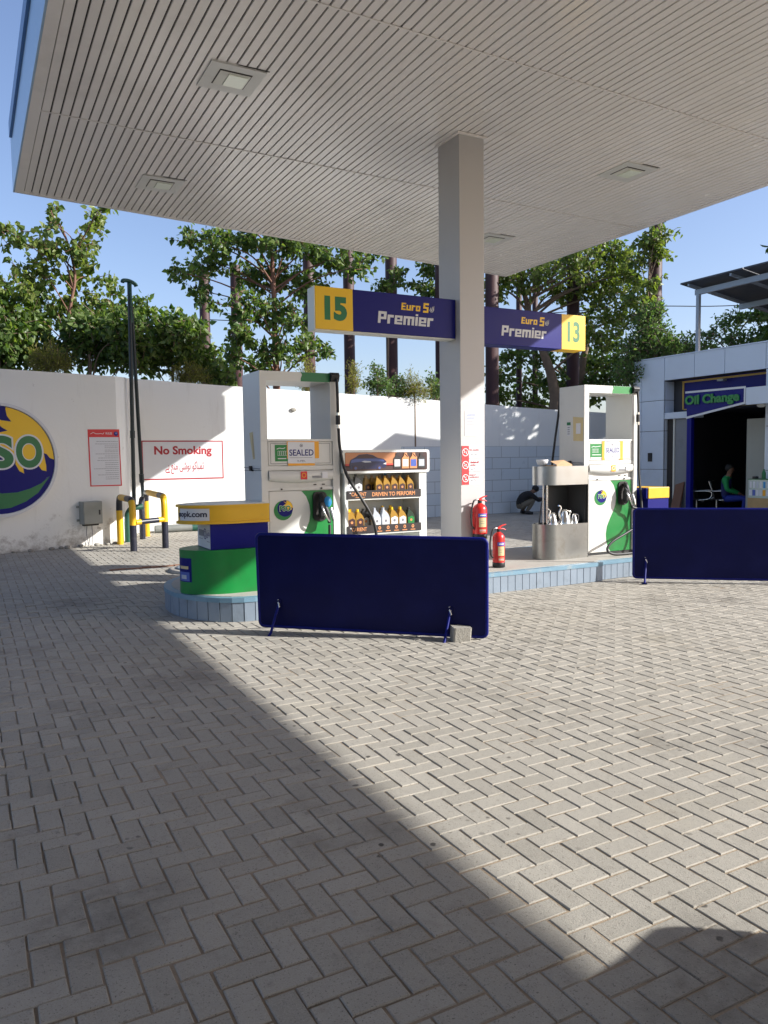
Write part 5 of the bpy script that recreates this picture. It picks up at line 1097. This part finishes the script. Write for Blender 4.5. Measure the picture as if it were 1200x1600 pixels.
tree('leafy_tree', 'tall leafy tree with pinkish forked trunk left of sign 15', 'tree', 22.5, [(432, 600), (430, 540), (428, 470), (426, 420), (424, 360)],
     [(300, 372, 28, 14, 110), (280, 425, 18, 10, 60), (305, 420, 28, 14, 120), (335, 410, 30, 22, 190), (315, 455, 20, 16, 80), (325, 470, 16, 10, 60), (345, 380, 28, 22, 190), (390, 375, 40, 20, 300), (440, 375, 40, 22, 330), (480, 385, 40, 24, 300), (520, 410, 34, 22, 230), (560, 415, 24, 16, 110), (575, 398, 24, 12, 90), (400, 430, 34, 26, 260), (440, 430, 36, 30, 280), (385, 480, 30, 26, 220), (430, 490, 36, 26, 260), (480, 450, 30, 28, 210), (380, 525, 28, 24, 190), (430, 550, 32, 24, 240), (480, 545, 28, 20, 170), (510, 545, 14, 12, 60), (360, 555, 18, 16, 90), (400, 575, 30, 16, 190), (470, 500, 30, 20, 150), (350, 345, 30, 14, 120), (420, 345, 60, 14, 260)], .17, leaf_dark, bark_red, .12, ddepth=1.2, width=.7, droop=.5, dens=1.35)
for (lab, dist, trunk, cl) in (('leafy sprig climbing the rusty pole left of the column', 23.6, [(606, 600), (608, 440)], [(625, 432, 12, 12, 60, 0), (600, 448, 16, 8, 60, 0), (612, 440, 12, 8, 40, 0)]), ('dark leafy tree partly hidden by the column above sign 15', 24.2, [(690, 630), (688, 520), (684, 440)], [(668, 420, 16, 14, 100), (690, 425, 22, 24, 220), (655, 447, 16, 8, 70), (676, 455, 18, 14, 110), (690, 470, 18, 14, 110), (700, 400, 26, 18, 200)])):
    tree('leafy_tree', lab, 'tree', dist, trunk, cl, .16, leaf_dark, tr=.06, ddepth=.5, width=.7, droop=.5)
tree('leafy_tree', 'big leafy tree with leaning forked trunk right of the column behind sign 13', 'tree', 24.5, [(868, 645), (862, 590), (848, 548), (830, 500), (815, 440)],
     [(775, 450, 30, 26, 300), (785, 425, 30, 16, 220), (820, 430, 36, 24, 340), (860, 415, 38, 26, 400), (900, 410, 40, 26, 420), (935, 395, 34, 22, 320), (965, 405, 26, 26, 240), (985, 425, 20, 18, 130), (950, 440, 36, 26, 340), (985, 455, 26, 14, 130), (910, 450, 40, 26, 380), (870, 455, 40, 20, 340), (950, 480, 34, 26, 300), (920, 500, 26, 28, 260), (980, 400, 12, 16, 60), (975, 500, 30, 20, 200), (940, 525, 36, 28, 330), (1000, 490, 22, 10, 90), (900, 385, 30, 16, 200), (840, 400, 30, 14, 200)], .155, leaf_peepal, bark, .20, ddepth=1.6, width=.7, droop=.5, dens=1.2)
tree('leafy_tree', 'dark leafy tree filling the gap below sign 13', 'tree', 26.5, [(905, 640), (908, 580), (915, 545), (922, 510)],
     [(900, 560, 30, 26, 300), (940, 570, 34, 30, 340), (975, 560, 30, 34, 320), (960, 600, 36, 26, 320), (915, 610, 36, 26, 320), (870, 600, 26, 26, 220), (825, 600, 26, 26, 190), (785, 590, 22, 26, 150), (800, 560, 24, 16, 130), (845, 560, 26, 18, 150), (780, 622, 24, 16, 160), (830, 630, 36, 14, 220)], .16, leaf_dark, bark, .20, ddepth=1.2, width=.7)
tree('leafy_tree', 'leaves clinging round the top of the tall brown pole', 'tree', 21.4, [(1012, 620), (1012, 480), (1016, 380)], [(1034, 368, 16, 14, 70, 0), (1010, 385, 16, 16, 80, 0), (1030, 395, 16, 12, 70, 0), (1000, 410, 16, 10, 60, 0), (1022, 372, 12, 12, 50, -.3), (1015, 445, 20, 8, 60, -.2), (1005, 470, 26, 10, 90, 0)], .15, leaf_peepal, tr=.04, width=.7, limbs=True)
for (lab, dist, trunk, cl) in (('dark green bushy tree at the foot of the tall brown pole', 20.6, [(1010, 600), (1015, 540)], [(1015, 520, 32, 32, 700, 0), (1000, 550, 30, 26, 560, 0), (1035, 545, 30, 24, 520, 0), (1020, 490, 18, 18, 260, 0), (985, 585, 26, 22, 360, 0)]), ('low green bushy tree rising behind the shop corner', 22.5, [(1065, 600), (1065, 550)], [(1062, 545, 26, 16, 460, 0), (1045, 550, 22, 18, 380, 0), (1080, 552, 14, 10, 160, 0)])):
    tree('bushy_tree', lab, 'tree', dist, trunk, cl, .12, leaf_blue, tr=.08, width=.4, droop=-.2, spray=.3)
tree('sparse_tree', 'sparse light green tree behind the shop under the solar roof', 'tree', 26.0, [(1150, 600), (1148, 560), (1142, 520)],
     [(1130, 505, 22, 12, 110), (1160, 500, 26, 14, 150), (1190, 490, 26, 20, 190), (1110, 520, 18, 10, 80), (1150, 530, 34, 16, 200), (1190, 530, 30, 18, 210), (1100, 540, 16, 12, 80), (1125, 548, 26, 10, 130), (1220, 510, 30, 26, 240), (1085, 522, 10, 6, 30)], .16, leaf_blue, bark, .12, ddepth=1.0, width=.42, per=11)
for (lab, dist, px, py, rx, ry, n) in (('small leafy shrub on the wall right of the left pump', 19.9, 590, 598, 22, 20, 420), ('small upright shrub against the rusty pole above the wall', 20.3, 624, 610, 20, 15, 300), ('shrub beside the column above the sunlit wall', 20.8, 680, 606, 18, 18, 280)):
    tree('shrub', lab, 'shrub', dist, [(px, py+ry), (px, py)], [(px, py, rx, ry, n, 0), (px-3, py-ry*.9, rx*.35, ry*.7, n//6, 0), (px+rx*.6, py+ry*.3, rx*.6, ry*.6, n//4, 0)], .085, leaf_blue, tr=.03, width=.5, spray=.25, twig=.005)
tree('conifer_shrub', 'yellow green conifer bush in the shrub row above the sunlit wall', 'shrub', 20.2, [(648, 625), (645, 600)], [(645, 605, 16, 20, 420, 0), (660, 612, 16, 14, 300, 0), (640, 590, 5, 14, 80, 0)], .07, leaf_yellow, tr=.03, limbs=False, width=.22, droop=-.6, spray=.22, twig=.004)
# an unseen dense tree added beyond the shop to shade the tiled wall
def shade_tree(loc, h, r, n, label):
    t = thing('leafy_tree', label, 'tree', loc, 0); b = MB(); b.tube([(0, 0, -.05), (.1, 0, h*.35), (0, .1, h*.6)], [.22, .17, .1], bark, 10); b.build('trunk', t)
    pts = []; dirs = []
    for _ in range(n//9):
        u = Vector(rng.normal(0, 1, 3)).normalized()*(random.random()**.4); p = Vector((u.x*r, u.y*r, h*.62+u.z*h*.38)); d = Vector(rng.normal(0, 1, 3)).normalized()
        for j in range(9): pts.append(p+d*.5*(j/9-.4)); dirs.append(Vector(rng.normal(0, 1, 3)))
    leaves('crown', t, pts, dirs, .36, leaf_dark, .7)
shade_tree((24.5, 13.2, 0), 10.5, 4.0, 7200, 'large dense tree added unseen beyond the shop to shade the wall')
